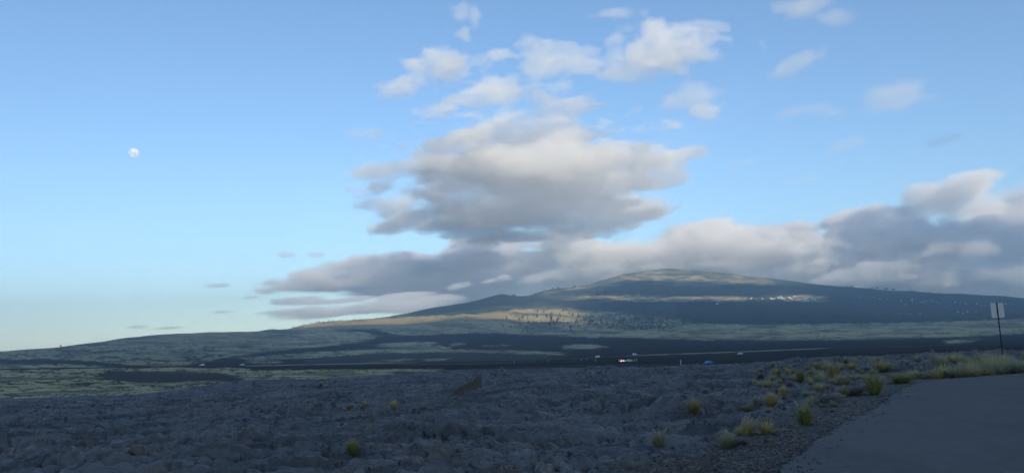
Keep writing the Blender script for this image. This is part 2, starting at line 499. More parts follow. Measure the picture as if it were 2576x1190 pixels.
# ------------------------------------------------------------------ materials of the land
def mat_lava():
    t = NT('pahoehoe_lava')
    p = t.pos()
    gv = t.attr('gravel').outputs['Fac']
    n1 = t.noise(p, 0.35, 5); n2 = t.noise(p, 2.2, 6, 0.65); n3 = t.noise(p, 14.0, 5, 0.7)
    base = t.mix(t.ramp(n1, 0.35, 0.68), (0.085, 0.080, 0.077), (0.195, 0.180, 0.168))
    pl = t.attr('plate').outputs['Fac']
    base = t.mix(t.math('MULTIPLY', t.ramp(pl, 0.45, 1.0), 0.35), base, (0.215, 0.20, 0.188))
    base = t.mix(t.math('MULTIPLY', t.ramp(pl, 0.40, 0.05), 0.45), base, (0.028, 0.026, 0.026))
    base = t.mix(t.math('MULTIPLY', t.ramp(t.noise(p, 0.55, 6, 0.66), 0.55, 0.70), 0.7), base, (0.125, 0.088, 0.068))
    base = t.mix(t.math('MULTIPLY', t.ramp(n3, 0.55, 0.75), 0.45), base, (0.17, 0.165, 0.16))
    base = t.mix(t.math('MULTIPLY', t.ramp(n3, 0.46, 0.30), 0.5), base, (0.035, 0.034, 0.037))
    vr = t.n('ShaderNodeTexVoronoi', i_Vector=p, i_Scale=26.0)
    vr2 = t.n('ShaderNodeTexVoronoi', i_Vector=p, i_Scale=9.0)
    sp = t.math('GREATER_THAN', t.n('ShaderNodeSeparateColor', i_0=vr.outputs['Color']).outputs[0], 0.86)
    sp2 = t.math('MULTIPLY', t.math('GREATER_THAN', t.n('ShaderNodeSeparateColor', i_0=vr2.outputs['Color']).outputs[1], 0.88), t.math('LESS_THAN', vr2.outputs['Distance'], 0.35))
    ck = t.ramp(t.attr('clinker').outputs['Fac'], 0.0, 1.0, 0.35, 1.0)
    fl = t.noise(t.scaled(p, (1.0, 0.6, 1.0)), 5.5, 6, 0.72, 0.6)
    base = t.mix(t.math('MULTIPLY', t.math('MULTIPLY', t.ramp(fl, 0.48, 0.38), 0.8), ck), base, (0.024, 0.022, 0.022))
    base = t.mix(t.math('MULTIPLY', t.math('MULTIPLY', t.ramp(fl, 0.54, 0.70), 0.7), ck), base, (0.29, 0.27, 0.255))
    grav = t.mix(t.noise(p, 5.0, 5), (0.080, 0.064, 0.053), (0.150, 0.122, 0.100))
    grav = t.mix(t.math('MULTIPLY', sp, 0.8), grav, (0.22, 0.20, 0.18))
    grav = t.mix(t.math('MULTIPLY', sp2, 0.7), grav, (0.24, 0.22, 0.20))
    col = t.mix(gv, base, grav)
    nb = t.bump(t.math('ADD', t.noise(p, 9.0, 7, 0.62), t.math('MULTIPLY', t.noise(p, 45.0, 4, 0.6), 0.25)), 0.045, 0.8)
    return t.surf(col, t.mix(gv, t.ramp(n2, 0.3, 0.7, 0.5, 0.85), (0.95,) * 3), nb, 0.5)

def mat_hills():
    t = NT('hill_cover')
    p = t.pos()
    cv = t.attr('cover'); sep = t.n('ShaderNodeSeparateColor', i_0=cv.outputs['Color'])
    g, b, w = sep.outputs[0], sep.outputs[1], sep.outputs[2]
    go = t.attr('gold').outputs['Fac']
    nl = t.attr('nearlava').outputs['Fac']
    big = t.noise(p, 0.0035, 5, 0.6); mid = t.noise(t.scaled(p, (1, 1.6, 1)), 0.022, 6, 0.68); fine = t.noise(p, 0.11, 5, 0.7)
    tiny = t.noise(p, 0.9, 4, 0.65)
    lv = t.mix(mid, (0.006, 0.006, 0.007), (0.013, 0.012, 0.013))
    lv = t.mix(t.math('MULTIPLY', t.ramp(fine, 0.66, 0.78), t.ramp(big, 0.45, 0.6)), lv, (0.10, 0.09, 0.055))
    lvn = t.mix(tiny, (0.032, 0.030, 0.030), (0.078, 0.073, 0.070))
    lv = t.mix(nl, lv, lvn)
    br = t.mix(mid, (0.040, 0.031, 0.030), (0.085, 0.064, 0.058))
    gr = t.mix(t.ramp(mid, 0.35, 0.65), (0.40, 0.33, 0.17), (0.65, 0.535, 0.28))
    gr = t.mix(t.math('MULTIPLY', t.ramp(fine, 0.57, 0.70), 0.85), gr, (0.055, 0.062, 0.035))
    gr = t.mix(t.math('MULTIPLY', t.ramp(t.noise(t.scaled(p, (1, 2.2, 1)), 0.011, 5, 0.7), 0.55, 0.68), 0.8), gr, (0.065, 0.062, 0.045))
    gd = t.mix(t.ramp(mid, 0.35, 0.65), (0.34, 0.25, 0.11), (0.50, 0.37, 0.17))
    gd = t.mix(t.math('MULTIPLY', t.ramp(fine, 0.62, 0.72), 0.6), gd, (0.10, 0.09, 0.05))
    wd = t.mix(t.ramp(fine, 0.35, 0.65), (0.036, 0.060, 0.044), (0.085, 0.122, 0.075))
    wd = t.mix(t.math('MULTIPLY', t.ramp(mid, 0.60, 0.75), 0.45), wd, (0.13, 0.125, 0.065))
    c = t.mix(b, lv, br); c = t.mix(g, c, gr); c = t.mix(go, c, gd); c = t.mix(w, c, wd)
    hb = t.math('ADD', t.math('MULTIPLY', fine, 5.0), t.math('MULTIPLY', t.noise(p, 0.5, 4, 0.6), 1.2))
    return t.surf(c, 0.95, t.bump(hb, 1.0, 0.6), 0.12)

def mat_asphalt():
    t = NT('worn_asphalt')
    p = t.pos()
    n1 = t.noise(p, 0.25, 5, 0.6); n2 = t.noise(p, 3.0, 5, 0.6); n3 = t.noise(p, 90.0, 3, 0.7)
    c = t.mix(n1, (0.096, 0.087, 0.080), (0.150, 0.136, 0.125))
    c = t.mix(t.math('MULTIPLY', t.ramp(n2, 0.5, 0.7), 0.35), c, (0.160, 0.150, 0.142))
    c = t.mix(t.math('MULTIPLY', t.ramp(n3, 0.55, 0.7), 0.45), c, (0.19, 0.185, 0.18))
    c = t.mix(t.math('MULTIPLY', t.ramp(t.noise(p, 0.9, 4, 0.7, 1.2), 0.64, 0.70), 0.3), c, (0.045, 0.044, 0.045))
    vc = t.n('ShaderNodeTexVoronoi', feature='DISTANCE_TO_EDGE', i_Vector=t.n('ShaderNodeVectorMath', operation='ADD', i_0=p, i_1=t.n('ShaderNodeTexNoise', i_Vector=p, i_Scale=0.8, i_Detail=4.0).outputs[1]).outputs[0], i_Scale=0.16)
    crk = t.math('MULTIPLY', t.ramp(vc.outputs['Distance'], 0.004, 0.0012), t.ramp(n1, 0.45, 0.55))
    c = t.mix(t.math('MULTIPLY', crk, 0.55), c, (0.03, 0.028, 0.028))
    c = t.mix(t.math('MULTIPLY', t.ramp(t.noise(t.scaled(p, (1, .25, 1)), 0.5, 4), 0.5, 0.62), 0.25), c, (0.07, 0.066, 0.064))
    return t.surf(c, t.ramp(n2, 0.3, 0.7, 0.72, 0.9), t.bump(t.math('ADD', n3, t.math('MULTIPLY', n2, .5)), 0.012, 0.6), 0.3)

M_LAVA, M_HILL, M_ASPH = mat_lava(), mat_hills(), mat_asphalt()

# ------------------------------------------------------------------ near ground, far hills
R_SEAM = 118.0
rows_n = np.concatenate([[0.4, 1.2, 2.5, 4, 5.5, 6.8], np.geomspace(8, R_SEAM, 880)])
V, F = ring_sheet('ground', rows_n, M_LAVA)
me = mesh_np('ground', V, F, [M_LAVA])
sd = lot_sd(V[:, 0], V[:, 1])
gj = sd + 0.45 * fbm(V[:, 0] / 0.9, V[:, 1] / 0.9, 4, 100)
add_attr(me, 'gravel', sstep(2.3, 1.2, gj) * (1.0))
_l = lava(V[:, 0], V[:, 1], None, None, True)
add_attr(me, 'plate', _l[0]); add_attr(me, 'clinker', _l[1])
ground = tag(link_mesh('ground', me), kind='structure')

rows_f = np.concatenate([np.geomspace(R_SEAM, 900, 170)[:-1], np.geomspace(900, 10500, 420)[:-1], np.geomspace(10500, 12600, 12)])
V, F = ring_sheet('hills', rows_f, M_HILL)
HV = V
me = mesh_np('hills', V, F, [M_HILL])
g_, b_, w_, o_ = cover(V)
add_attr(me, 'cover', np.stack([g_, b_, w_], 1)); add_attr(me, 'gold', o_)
rr_ = np.hypot(V[:, 0], V[:, 1])
Xf, Yf = to_px(V)
add_attr(me, 'nearlava', sstep(430, 150, rr_))
hills = tag(link_mesh('hills', me), kind='structure')

# the car park: a thin slab of asphalt
ed = np.array(LOT_EDGE)
pts = []
for a, b in zip(ed[:-1], ed[1:]):
    L = np.linalg.norm(b - a); n = max(2, int(L / 0.12))
    for k in range(n): pts.append(a + (b - a) * k / n)
pts = np.array(pts + [ed[-1]])
nrm = np.gradient(pts, axis=0); nrm = np.stack([-nrm[:, 1], nrm[:, 0]], 1) / np.linalg.norm(nrm, axis=1)[:, None]
pts = pts + nrm * (0.10 * fbm(pts[:, 0] / 0.7, pts[:, 1] / 0.7, 4, 120) - 0.02)[:, None]
outline = list(map(tuple, pts)) + LOT_POLY[len(LOT_EDGE):]
bm = bmesh.new()
top = [bm.verts.new((p[0], p[1], 0.0)) for p in outline]
bot = [bm.verts.new((p[0] , p[1], -0.09)) for p in outline]
f = bm.faces.new(top)
n = len(top)
for i in range(n): bm.faces.new((top[i], bot[i], bot[(i + 1) % n], top[(i + 1) % n]))
bmesh.ops.recalc_face_normals(bm, faces=bm.faces)
bmesh.ops.triangulate(bm, faces=[f])
me = bpy.data.meshes.new('car_park'); bm.to_mesh(me); bm.free()
me.materials.append(M_ASPH)
tag(link_mesh('car_park', me), kind='structure')

# ------------------------------------------------------------------ unseen cloud bank added behind the viewpoint, gaps cut to light chosen slopes
LIT = [
    [(595, 838), (640, 826), (690, 812), (715, 830)],
    [(735, 828), (800, 806), (1000, 792), (1060, 790), (1140, 782), (1300, 772), (1300, 785), (1210, 811), (1090, 821), (1000, 828), (860, 833)],
    [(1270, 772), (1380, 768), (1470, 774), (1480, 800), (1440, 808), (1300, 812), (1250, 806)],
    [(1330, 745), (1400, 722), (1480, 710), (1530, 690), (1650, 660), (1760, 660), (1900, 680), (1990, 700), (1960, 722), (1800, 724), (1640, 721), (1600, 712), (1560, 719), (1480, 742), (1420, 744), (1360, 752)],
    [(1420, 745), (1560, 742), (1640, 739), (1740, 745), (1900, 740), (2090, 732), (2115, 768), (1940, 764), (1740, 760), (1560, 755), (1440, 757)],
    [(1290, 738), (1330, 733), (1340, 748), (1290, 752)],
    [(1215, 772), (1300, 765), (1330, 772), (1250, 784)],
    [(1560, 785), (1640, 782), (1700, 792), (1640, 800), (1570, 796)],
    [(1560, 762), (1740, 758), (1720, 766), (1600, 770)],
    [(2080, 752), (2200, 752), (2180, 760), (2090, 762)],
]
BANK_Z = 5200.0
visible = (np.abs(np.arctan2(HV[:, 0], HV[:, 1])) < 0.62) & (rr_ > 130) & (rr_ < np.interp(np.arctan2(HV[:, 0], HV[:, 1]), _RAZ, _RX[:, 1]) * 1.02)
lit = np.zeros(len(HV), bool)
Xn = np.nan_to_num(Xf, nan=-9e3); Yn = np.nan_to_num(Yf)
lit |= inpoly(Xn, Yn, [(1280, 758), (1780, 752), (1800, 800), (1600, 818), (1290, 815)]) & (fbm(HV[:, 0] / 420, HV[:, 1] / 700, 3, 133) > 0.18)
for poly in LIT: lit |= inpoly(Xn + 10 * fbm(HV[:, 0] / 200, HV[:, 1] / 200, 3, 130), Yn + 2 * fbm(HV[:, 0] / 150, HV[:, 1] / 300, 3, 131), poly)
lit &= ~((Yn < 724) & (Yn > 684) & (fbm(HV[:, 0] / 500, HV[:, 1] / 700, 4, 137) < -0.22))
brk = fbm(HV[:, 0] / 600, HV[:, 1] / 900, 4, 135)
lit &= ~((Yn > 732) & (Yn < 770) & (Xn > 1330) & (Xn < 1920) & (brk < -0.30))
tt = (BANK_Z - HV[:, 2]) / S_DIR[2]
BX = HV[:, 0] + S_DIR[0] * tt; BY = HV[:, 1] + S_DIR[1] * tt
cell = 70.0
x0, x1 = -3500, 9500
y0, y1 = -17500, -4500
nx, ny = int((x1 - x0) / cell), int((y1 - y0) / cell)
ix = ((BX - x0) / cell).astype(int); iy = ((BY - y0) / cell).astype(int)
ok = visible & (ix >= 0) & (ix < nx) & (iy >= 0) & (iy < ny)
tot = np.zeros((ny, nx)); li = np.zeros((ny, nx))
np.add.at(tot, (iy[ok], ix[ok]), 1.0); np.add.at(li, (iy[ok & lit], ix[ok & lit]), 1.0)
def blur(a, n=1):
    for _ in range(n):
        a = (np.roll(a, 1, 0) + a * 2 + np.roll(a, -1, 0)) / 4
        a = (np.roll(a, 1, 1) + a * 2 + np.roll(a, -1, 1)) / 4
    return a
frac = blur(li, 1) / np.maximum(blur(tot, 1), 1e-6)
known = blur(tot, 1) > 1e-3
mask = np.where(known, frac < 0.5, True)
gx = x0 + (np.arange(nx) + 0.5) * cell; gy = y0 + (np.arange(ny) + 0.5) * cell
GX_, GY_ = np.meshgrid(gx, gy)
edge = fbm(GX_ / 900, GY_ / 900, 4, 140)
mask &= (GX_ > x0 + 500 + 400 * edge) & (GX_ < x1 - 500 + 400 * edge) & (GY_ > y0 + 400 + 300 * edge)
soft = blur(mask.astype(float), 4)
thick = 320 * np.clip(soft, 0, 1) ** 1.5 * (1 + 0.6 * edge) + 8
zt = BANK_Z + thick; zb = BANK_Z - 0.35 * thick
idx = np.arange(nx * ny).reshape(ny, nx)
q = mask
quads = np.stack([idx[:-1, :-1], idx[:-1, 1:], idx[1:, 1:], idx[1:, :-1]], -1)
keep = q[:-1, :-1] & q[:-1, 1:] & q[1:, 1:] & q[1:, :-1]
Q = quads[keep]
Vt = np.stack([GX_.ravel(), GY_.ravel(), zt.ravel()], 1); Vb = np.stack([GX_.ravel(), GY_.ravel(), zb.ravel()], 1)
N = nx * ny
eds = np.concatenate([Q[:, [0, 1]], Q[:, [1, 2]], Q[:, [2, 3]], Q[:, [3, 0]]])
key = np.sort(eds, 1); kk = key[:, 0].astype(np.int64) * N + key[:, 1]
_, inv, cnt = np.unique(kk, return_inverse=True, return_counts=True)
bo = eds[cnt[inv] == 1]
side = np.stack([bo[:, 1], bo[:, 0], bo[:, 0] + N, bo[:, 1] + N], 1)
Fb = np.concatenate([Q, Q[:, ::-1] + N, side])
V2 = np.concatenate([Vt, Vb])
used = np.unique(Fb); remap = np.zeros(len(V2), int); remap[used] = np.arange(len(used))
t = NT('shade_bank_grey')
m_bank = t.surf(t.mix(t.noise(t.pos(), 0.002, 5), (0.72, 0.72, 0.74), (0.85, 0.85, 0.86)), 1.0, spec=0.0)
me = mesh_np('unseen_shade_bank', V2[used], remap[Fb], [m_bank])
tag(link_mesh('unseen_shade_bank', me), kind='structure')

# second unseen sheet, added high right to darken chosen parts of the clouds there
def shade_sheet():
    bm = bmesh.new()
    for X, Y, D, rp, asp in ((2490, 560, 16300, 150, .5), (2590, 650, 16600, 115, .9), (2250, 718, 15500, 260, .10), (2095, 650, 16800, 40, .7), (2400, 700, 16500, 150, .25), (2330, 505, 16600, 60, .4)):
        d = ray(np.array(float(X)), np.array(float(Y))); T = C_P + d * (D / math.hypot(d[0], d[1]))
        tt = (5600 - T[2]) / S_DIR[2]; Pc = T + S_DIR * tt
        w = rp * D / FOC
        vs = bmesh.ops.create_icosphere(bm, subdivisions=4, radius=1.0)['verts']
        for v in vs:
            q = np.array(v.co[:])
            k = 1 + 0.30 * float(fbm(np.array([q[0] * 1.8 + X]), np.array([q[1] * 1.8 + q[2]]), 3, 150)[0])
            v.co = Vector((Pc[0] + q[0] * w * k, Pc[1] + q[1] * w * asp * 2.4 * k, Pc[2] + q[2] * w * .35 * k))
    me = bpy.data.meshes.new('unseen_shade_bank'); bm.to_mesh(me); bm.free(); me.materials.append(m_bank)
    tag(link_mesh('unseen_shade_bank', me), kind='structure')
shade_sheet()

# ------------------------------------------------------------------ haze
def haze_box():
    me = bpy.data.meshes.new('haze'); bm = bmesh.new()
    bmesh.ops.create_cube(bm, size=1.0)
    zlo, zhi = -62.0, float(HV[:, 2].max()) + 25
    for v in bm.verts:
        v.co.x *= 2 * 12800; v.co.y = -12800 if v.co.y < 0 else 12800
        v.co.z = zlo if v.co.z < 0 else zhi
    bm.to_mesh(me); bm.free()
    t = NT('thin_haze')
    pv = t.n('ShaderNodeVolumePrincipled')
    pv.inputs['Color'].default_value = (0.66, 0.84, 1.0, 1)
    pv.inputs['Density'].default_value = HAZE
    pv.inputs['Anisotropy'].default_value = 0.2
    t.t.links.new(pv.outputs[0], t.out.inputs['Volume'])
    t.m.cycles.homogeneous_volume = True
    me.materials.append(t.m)
    return tag(link_mesh('haze', me), kind='stuff')
HAZE = 8.7e-5
haze_box()
# ------------------------------------------------------------------ clouds: volumes of droplets, lit by the same sun
def spline_mat(n, m, off):
    """cubic B-spline weights: n samples over m lattice cells"""
    x = np.linspace(0, m, n) + off
    i = np.floor(x).astype(int); f = x - i
    W = np.zeros((n, m + 5))
    w = [(1 - f) ** 3 / 6, (3 * f ** 3 - 6 * f ** 2 + 4) / 6, (-3 * f ** 3 + 3 * f ** 2 + 3 * f + 1) / 6, f ** 3 / 6]
    for k in range(4): W[np.arange(n), i + k] += w[k]
    return W

def vnoise(shape, sizes, cell, rng):
    """smooth value noise on a regular grid (x, y, z)"""
    ms = [max(1, int(math.ceil(s / c))) for s, c in zip(sizes, cell)]
    Ws = [spline_mat(n, m, rng.random()) for n, m in zip(shape, ms)]
    L = rng.standard_normal([w.shape[1] for w in Ws])
    a = np.tensordot(Ws[0], L, (1, 0)); a = np.tensordot(a, Ws[1], (1, 1)); a = np.tensordot(a, Ws[2], (1, 1))
    return a * 1.5

CLOUD_MATS = {}
def cloud_mat(dens):
    if dens in CLOUD_MATS: return CLOUD_MATS[dens]
    t = NT('cloud_droplets')
    pv = t.n('ShaderNodeVolumePrincipled')
    pv.inputs['Color'].default_value = (0.992, 0.994, 1.0, 1)
    pv.inputs['Density'].default_value = dens
    pv.inputs['Anisotropy'].default_value = 0.0
    t.t.links.new(pv.outputs[0], t.out.inputs['Volume'])
    CLOUD_MATS[dens] = t.m
    return t.m

def cloud(label, lobes, D, vox, dens=0.0044, amp=0.75, cell=600, flat=0.5, seed=1, edge=0.65, octs=6, layer=0.14):
    """lobes: (X, Y, half width, half height, depth offset m, half depth m, tilt deg) measured in the photograph at distance D"""
    rng = np.random.default_rng(seed)
    lb = np.array([tuple(l) + (0,) * (7 - len(l)) for l in lobes], float)
    az, te = az_te(lb[:, 0], lb[:, 1])
    a0 = float(az.mean())
    e1 = np.array([math.cos(a0), -math.sin(a0), 0]); e2 = np.array([math.sin(a0), math.cos(a0), 0]); e3 = np.array([0, 0, 1.0])
    d = ray(lb[:, 0], lb[:, 1]); hz = d @ e2
    dist = D + lb[:, 4]
    P = C_P + d * (dist / hz)[:, None]
    c = np.stack([P @ e1, P @ e2, P @ e3], 1)
    sc = dist / FOC
    rx = lb[:, 2] * sc; rz = lb[:, 3] * sc
    ry = np.where(lb[:, 5] > 0, lb[:, 5], 0.8 * rx)
    pad = 1.35
    ext = np.hypot(rx, 0); lo = (c - np.stack([ext, ry, np.maximum(rz, .25 * rx)], 1) * pad).min(0); hi = (c + np.stack([ext, ry, np.maximum(rz, .25 * rx)], 1) * pad).max(0)
    lo[2] = max(lo[2], 60.0)
    vy = vox * 1.5
    n = [max(6, int((hi[k] - lo[k]) / (vox, vy, vox)[k]) + 1) for k in range(3)]
    gx, gy, gz = [np.linspace(lo[k], hi[k], n[k]) for k in range(3)]
    Fd = np.full(n, -9.0, np.float32)
    for k in range(len(lb)):
        th = rad(lb[k, 6] + math.degrees(ROLL))
        X = gx[:, None, None] - c[k, 0]; Y = gy[None, :, None] - c[k, 1]; Z = gz[None, None, :] - c[k, 2]
        Xr = X * math.cos(th) + Z * math.sin(th); Zr = -X * math.sin(th) + Z * math.cos(th)
        q = np.sqrt((Xr / rx[k]) ** 2 + (Y / ry[k]) ** 2 + (Zr / rz[k]) ** 2).astype(np.float32)
        f = 1.18 - q
        m = np.maximum(Fd, f); dlt = np.abs(Fd - f)
        Fd = m + 0.12 * np.exp(-dlt / 0.25) * (m > -1)
    sz = hi - lo
    fb = np.zeros(n, np.float32); a = 1.0; cs = cell
    for o in range(octs):
        if cs < 1.6 * vox: break
        fb += (a * vnoise(n, sz, (cs, cs, cs * (flat if o < 3 else min(1, flat * 1.5))), rng)).astype(np.float32)
        a *= 0.64; cs *= 0.5
    # wind-drawn layers
    lay = vnoise(n, sz, (cell * 2.2, cell * 2.2, cell * 0.20), rng).astype(np.float32) + 0.6 * vnoise(n, sz, (cell * 1.1, cell * 1.1, max(1.5 * vox, cell * 0.10)), rng).astype(np.float32)
    Fd = Fd + amp * 0.5 * fb + layer * lay
    den = np.clip(Fd / edge, 0, 1); den = den * den * (3 - 2 * den)
    # nothing at the border of the grid
    for ax in range(3):
        s = [slice(None)] * 3
        s[ax] = 0; den[tuple(s)] = 0
        s[ax] = -1; den[tuple(s)] = 0
    me = bpy.data.meshes.new('cloud')
    N = den.size
    me.vertices.add(N)
    add_attr(me, 'd', den.transpose(2, 1, 0).ravel())
    o = bpy.data.objects.new('cloud', me)
    COL.objects.link(o)
    o.rotation_euler = (0, 0, -a0)
    ng = bpy.data.node_groups.new('cloud_volume', 'GeometryNodeTree')
    ng.interface.new_socket('Geometry', in_out='INPUT', socket_type='NodeSocketGeometry')
    ng.interface.new_socket('Geometry', in_out='OUTPUT', socket_type='NodeSocketGeometry')
    N_ = ng.nodes.new; L_ = ng.links.new
    gi, go = N_('NodeGroupInput'), N_('NodeGroupOutput')
    vc = N_('GeometryNodeVolumeCube')
    ps = N_('GeometryNodeInputPosition')
    sub = N_('ShaderNodeVectorMath'); sub.operation = 'SUBTRACT'; sub.inputs[1].default_value = tuple(lo)
    mul = N_('ShaderNodeVectorMath'); mul.operation = 'MULTIPLY'
    mul.inputs[1].default_value = tuple((n[k] - 1) / (hi[k] - lo[k]) for k in range(3))
    sx = N_('ShaderNodeSeparateXYZ')
    L_(ps.outputs[0], sub.inputs[0]); L_(sub.outputs[0], mul.inputs[0]); L_(mul.outputs[0], sx.inputs[0])
    def mt(op, a, b):
        k = N_('ShaderNodeMath'); k.operation = op
        for i, v in enumerate((a, b)):
            if isinstance(v, bpy.types.NodeSocket): L_(v, k.inputs[i])
            elif v is not None: k.inputs[i].default_value = v
        return k.outputs[0]
    def ii(v):
        k = N_('FunctionNodeFloatToInt'); k.rounding_mode = 'ROUND'; L_(v, k.inputs[0]); return k.outputs[0]
    def im(op, a, b):
        k = N_('FunctionNodeIntegerMath'); k.operation = op
        for i, v in enumerate((a, b)):
            if isinstance(v, bpy.types.NodeSocket): L_(v, k.inputs[i])
            else: k.inputs[i].default_value = v
        return k.outputs[0]
    X, Y, Z = ii(sx.outputs[0]), ii(sx.outputs[1]), ii(sx.outputs[2])
    index = im('ADD', X, im('MULTIPLY', im('ADD', Y, im('MULTIPLY', Z, n[1])), n[0]))
    si = N_('GeometryNodeSampleIndex'); si.data_type = 'FLOAT'; si.domain = 'POINT'; si.clamp = True
    na = N_('GeometryNodeInputNamedAttribute'); na.data_type = 'FLOAT'; na.inputs[0].default_value = 'd'
    L_(gi.outputs[0], si.inputs['Geometry'])
    L_(na.outputs[0], si.inputs['Value']); L_(index, si.inputs['Index'])
    L_(si.outputs['Value'], vc.inputs['Density'])
    vc.inputs['Background'].default_value = 0.0
    vc.inputs['Min'].default_value = tuple(lo); vc.inputs['Max'].default_value = tuple(hi)
    for k, s in enumerate('XYZ'): vc.inputs['Resolution ' + s].default_value = n[k]
    sm = N_('GeometryNodeSetMaterial'); sm.inputs['Material'].default_value = cloud_mat(dens)
    L_(vc.outputs[0], sm.inputs[0]); L_(sm.outputs[0], go.inputs[0])
    md = o.modifiers.new('volume', 'NODES'); md.node_group = ng
    me.materials.append(cloud_mat(dens))
    return tag(o, label, 'cloud', 'evening clouds over the mountain', 'stuff')

# the great cloud above the summit
cloud('large grey-based cumulus with a bright top, above the mountain', [
    (1440, 412, 150, 42, -3000, 1000, -4), (1310, 392, 110, 26, -2600, 700, 4), (1230, 425, 170, 30, -2000, 1000), (1070, 452, 46, 11, -1700, 250, 14),
    (1310, 470, 245, 62, -900, 1400), (1200, 505, 190, 58, 0, 1200), (1360, 540, 230, 46, 500, 1200), (1160, 560, 160, 30, 800, 800, -3), (1250, 592, 190, 18, 1100, 700, -3),
    (1040, 552, 90, 24, 300, 500, 5), (1020, 515, 60, 10, 0, 250, 2), (955, 498, 36, 5, 0, 150),
    (1580, 512, 80, 15, -1300, 400, -3), (1570, 548, 90, 15, -900, 400, 5), (1500, 575, 90, 15, -500, 400, 5), (1520, 455, 70, 28, -1800, 500)],
    15500, 21, dens=0.0018, seed=3, flat=0.38, amp=1.3, edge=0.5, layer=0.24)
cloud('thin layered sheets and side streaks over the large cumulus', [
    (1380, 294, 118, 20, -3200, 700, 3), (1250, 318, 70, 12, -3000, 400, 10), (1290, 356, 215, 24, -2600, 1000, 4), (1420, 350, 90, 22, -2800, 600), (1100, 384, 66, 18, -2200, 400, 10), (1190, 345, 60, 12, -2500, 300, 8),
    (1590, 392, 60, 15, -2600, 400, -2), (1700, 387, 84, 13, -2600, 400, 4), (1620, 535, 60, 9, -1100, 250, 3), (1590, 470, 50, 10, -1600, 250, 2), (1640, 400, 60, 12, -2500, 350), (1600, 372, 50, 9, -2600, 250, 4), (1630, 472, 32, 10, -1800, 200, -6), (1470, 380, 70, 22, -2800, 500, -6)],
    15500, 19, dens=0.0021, seed=4, flat=0.34, amp=1.4, cell=420, edge=0.5, layer=0.26)
# the long grey streak over the left shoulder
cloud('long flat grey cloud lying behind the left shoulder of the mountain', [
    (1180, 655, 190, 38, 600, 1300, 2), (1010, 682, 190, 36, 400, 1100, 6), (860, 705, 140, 26, 0, 800, 5), (740, 712, 85, 17, -300, 500, 2), (770, 690, 75, 16, -700, 450, 3), (880, 670, 90, 16, -600, 500, 8),
    (1330, 690, 170, 55, 900, 1000, 2), (1180, 710, 200, 30, 900, 1000), (980, 735, 110, 10, 200, 500, 2), (1420, 660, 120, 44, 400, 800), (1200, 745, 130, 22, 900, 700, 6), (1400, 715, 120, 34, 900, 700, 10)],
    19000, 40, dens=0.0040, seed=5, flat=0.4, amp=0.8, layer=0.2)
cloud('thin flat strips of cloud low over the left slope', [
    (735, 757, 62, 7, 0, 300, 3), (860, 756, 110, 6, 0, 350, 2), (1000, 750, 70, 7, 0, 300, 6), (760, 783, 100, 10, 0, 400, 2), (900, 780, 170, 12, 0, 500, 3), (1060, 768, 110, 15, -200, 500, 6)],
    14800, 26, dens=0.0050, seed=6, flat=0.3, amp=0.6, cell=350)
cloud('small bright puffs in front of the grey streak', [(1150, 720, 32, 8, 0, 200, 4), (1178, 714, 12, 9, 0, 120), (1264, 698, 18, 9, 0, 150), (1232, 706, 26, 6, 0, 150, 8)],
    13600, 16, dens=0.0088, seed=7, flat=0.6, amp=0.6, cell=160)
# the cap over the summit
cloud('pale cap of cloud draped over the summit', [
    (1470, 640, 120, 34, 0, 700, -4), (1480, 690, 130, 34, 300, 600, 6), (1560, 670, 100, 30, 0, 500), (1590, 648, 130, 44, -200, 800), (1720, 640, 130, 54, -500, 900, 4), (1840, 645, 120, 48, -500, 900), (1950, 650, 110, 50, -300, 900, 6), (1700, 585, 70, 14, 0, 400, 6),
    (1600, 690, 150, 30, 200, 700), (1780, 690, 160, 30, 0, 800), (1960, 690, 150, 26, 0, 800), (1760, 600, 110, 20, 0, 500, -3), (1900, 600, 100, 18, 300, 500, 8), (2040, 690, 120, 28, 0, 700)],
    14600, 30, dens=0.0050, seed=9, flat=0.45, amp=0.75, cell=480, edge=0.5)
# the mass on the right
cloud('bright billowing cloud over the right slope', [
    (2150, 572, 80, 26, -300, 600, 12), (2120, 542, 50, 12, 0, 400, 20), (2240, 612, 105, 44, -900, 800), (2310, 650, 130, 46, -900, 900), (2225, 645, 70, 36, -1000, 600), (2200, 704, 170, 18, -900, 700, -4), (2330, 600, 70, 30, -800, 600), (2345, 588, 14, 12, -1300, 120),
    (2380, 690, 170, 26, -700, 800, -4), (2150, 600, 50, 20, -200, 400)],
    15000, 30, dens=0.0060, seed=12, amp=0.95, cell=420, edge=0.5, layer=0.05)
cloud('dim grey blue cloud mass filling the right edge of the sky', [
    (2060, 625, 90, 46, 1500, 800), (2100, 655, 80, 34, 1700, 700), (2420, 640, 170, 80, 400, 900), (2540, 640, 140, 90, 900, 900), (2300, 545, 120, 32, 900, 600, 12), (2420, 480, 110, 32, 700, 500, 10), (2330, 505, 80, 26, 900, 400, 14), (2520, 545, 130, 50, 1500, 700, 8), (2620, 500, 110, 44, 1700, 700, 10), (2450, 445, 60, 14, 600, 250),
    (2580, 720, 180, 34, 600, 800), (2680, 640, 140, 100, 900, 800), (2000, 600, 70, 16, 900, 400, 12), (2420, 715, 190, 30, 300, 800)],
    16500, 40, dens=0.0034, seed=13, amp=0.9)
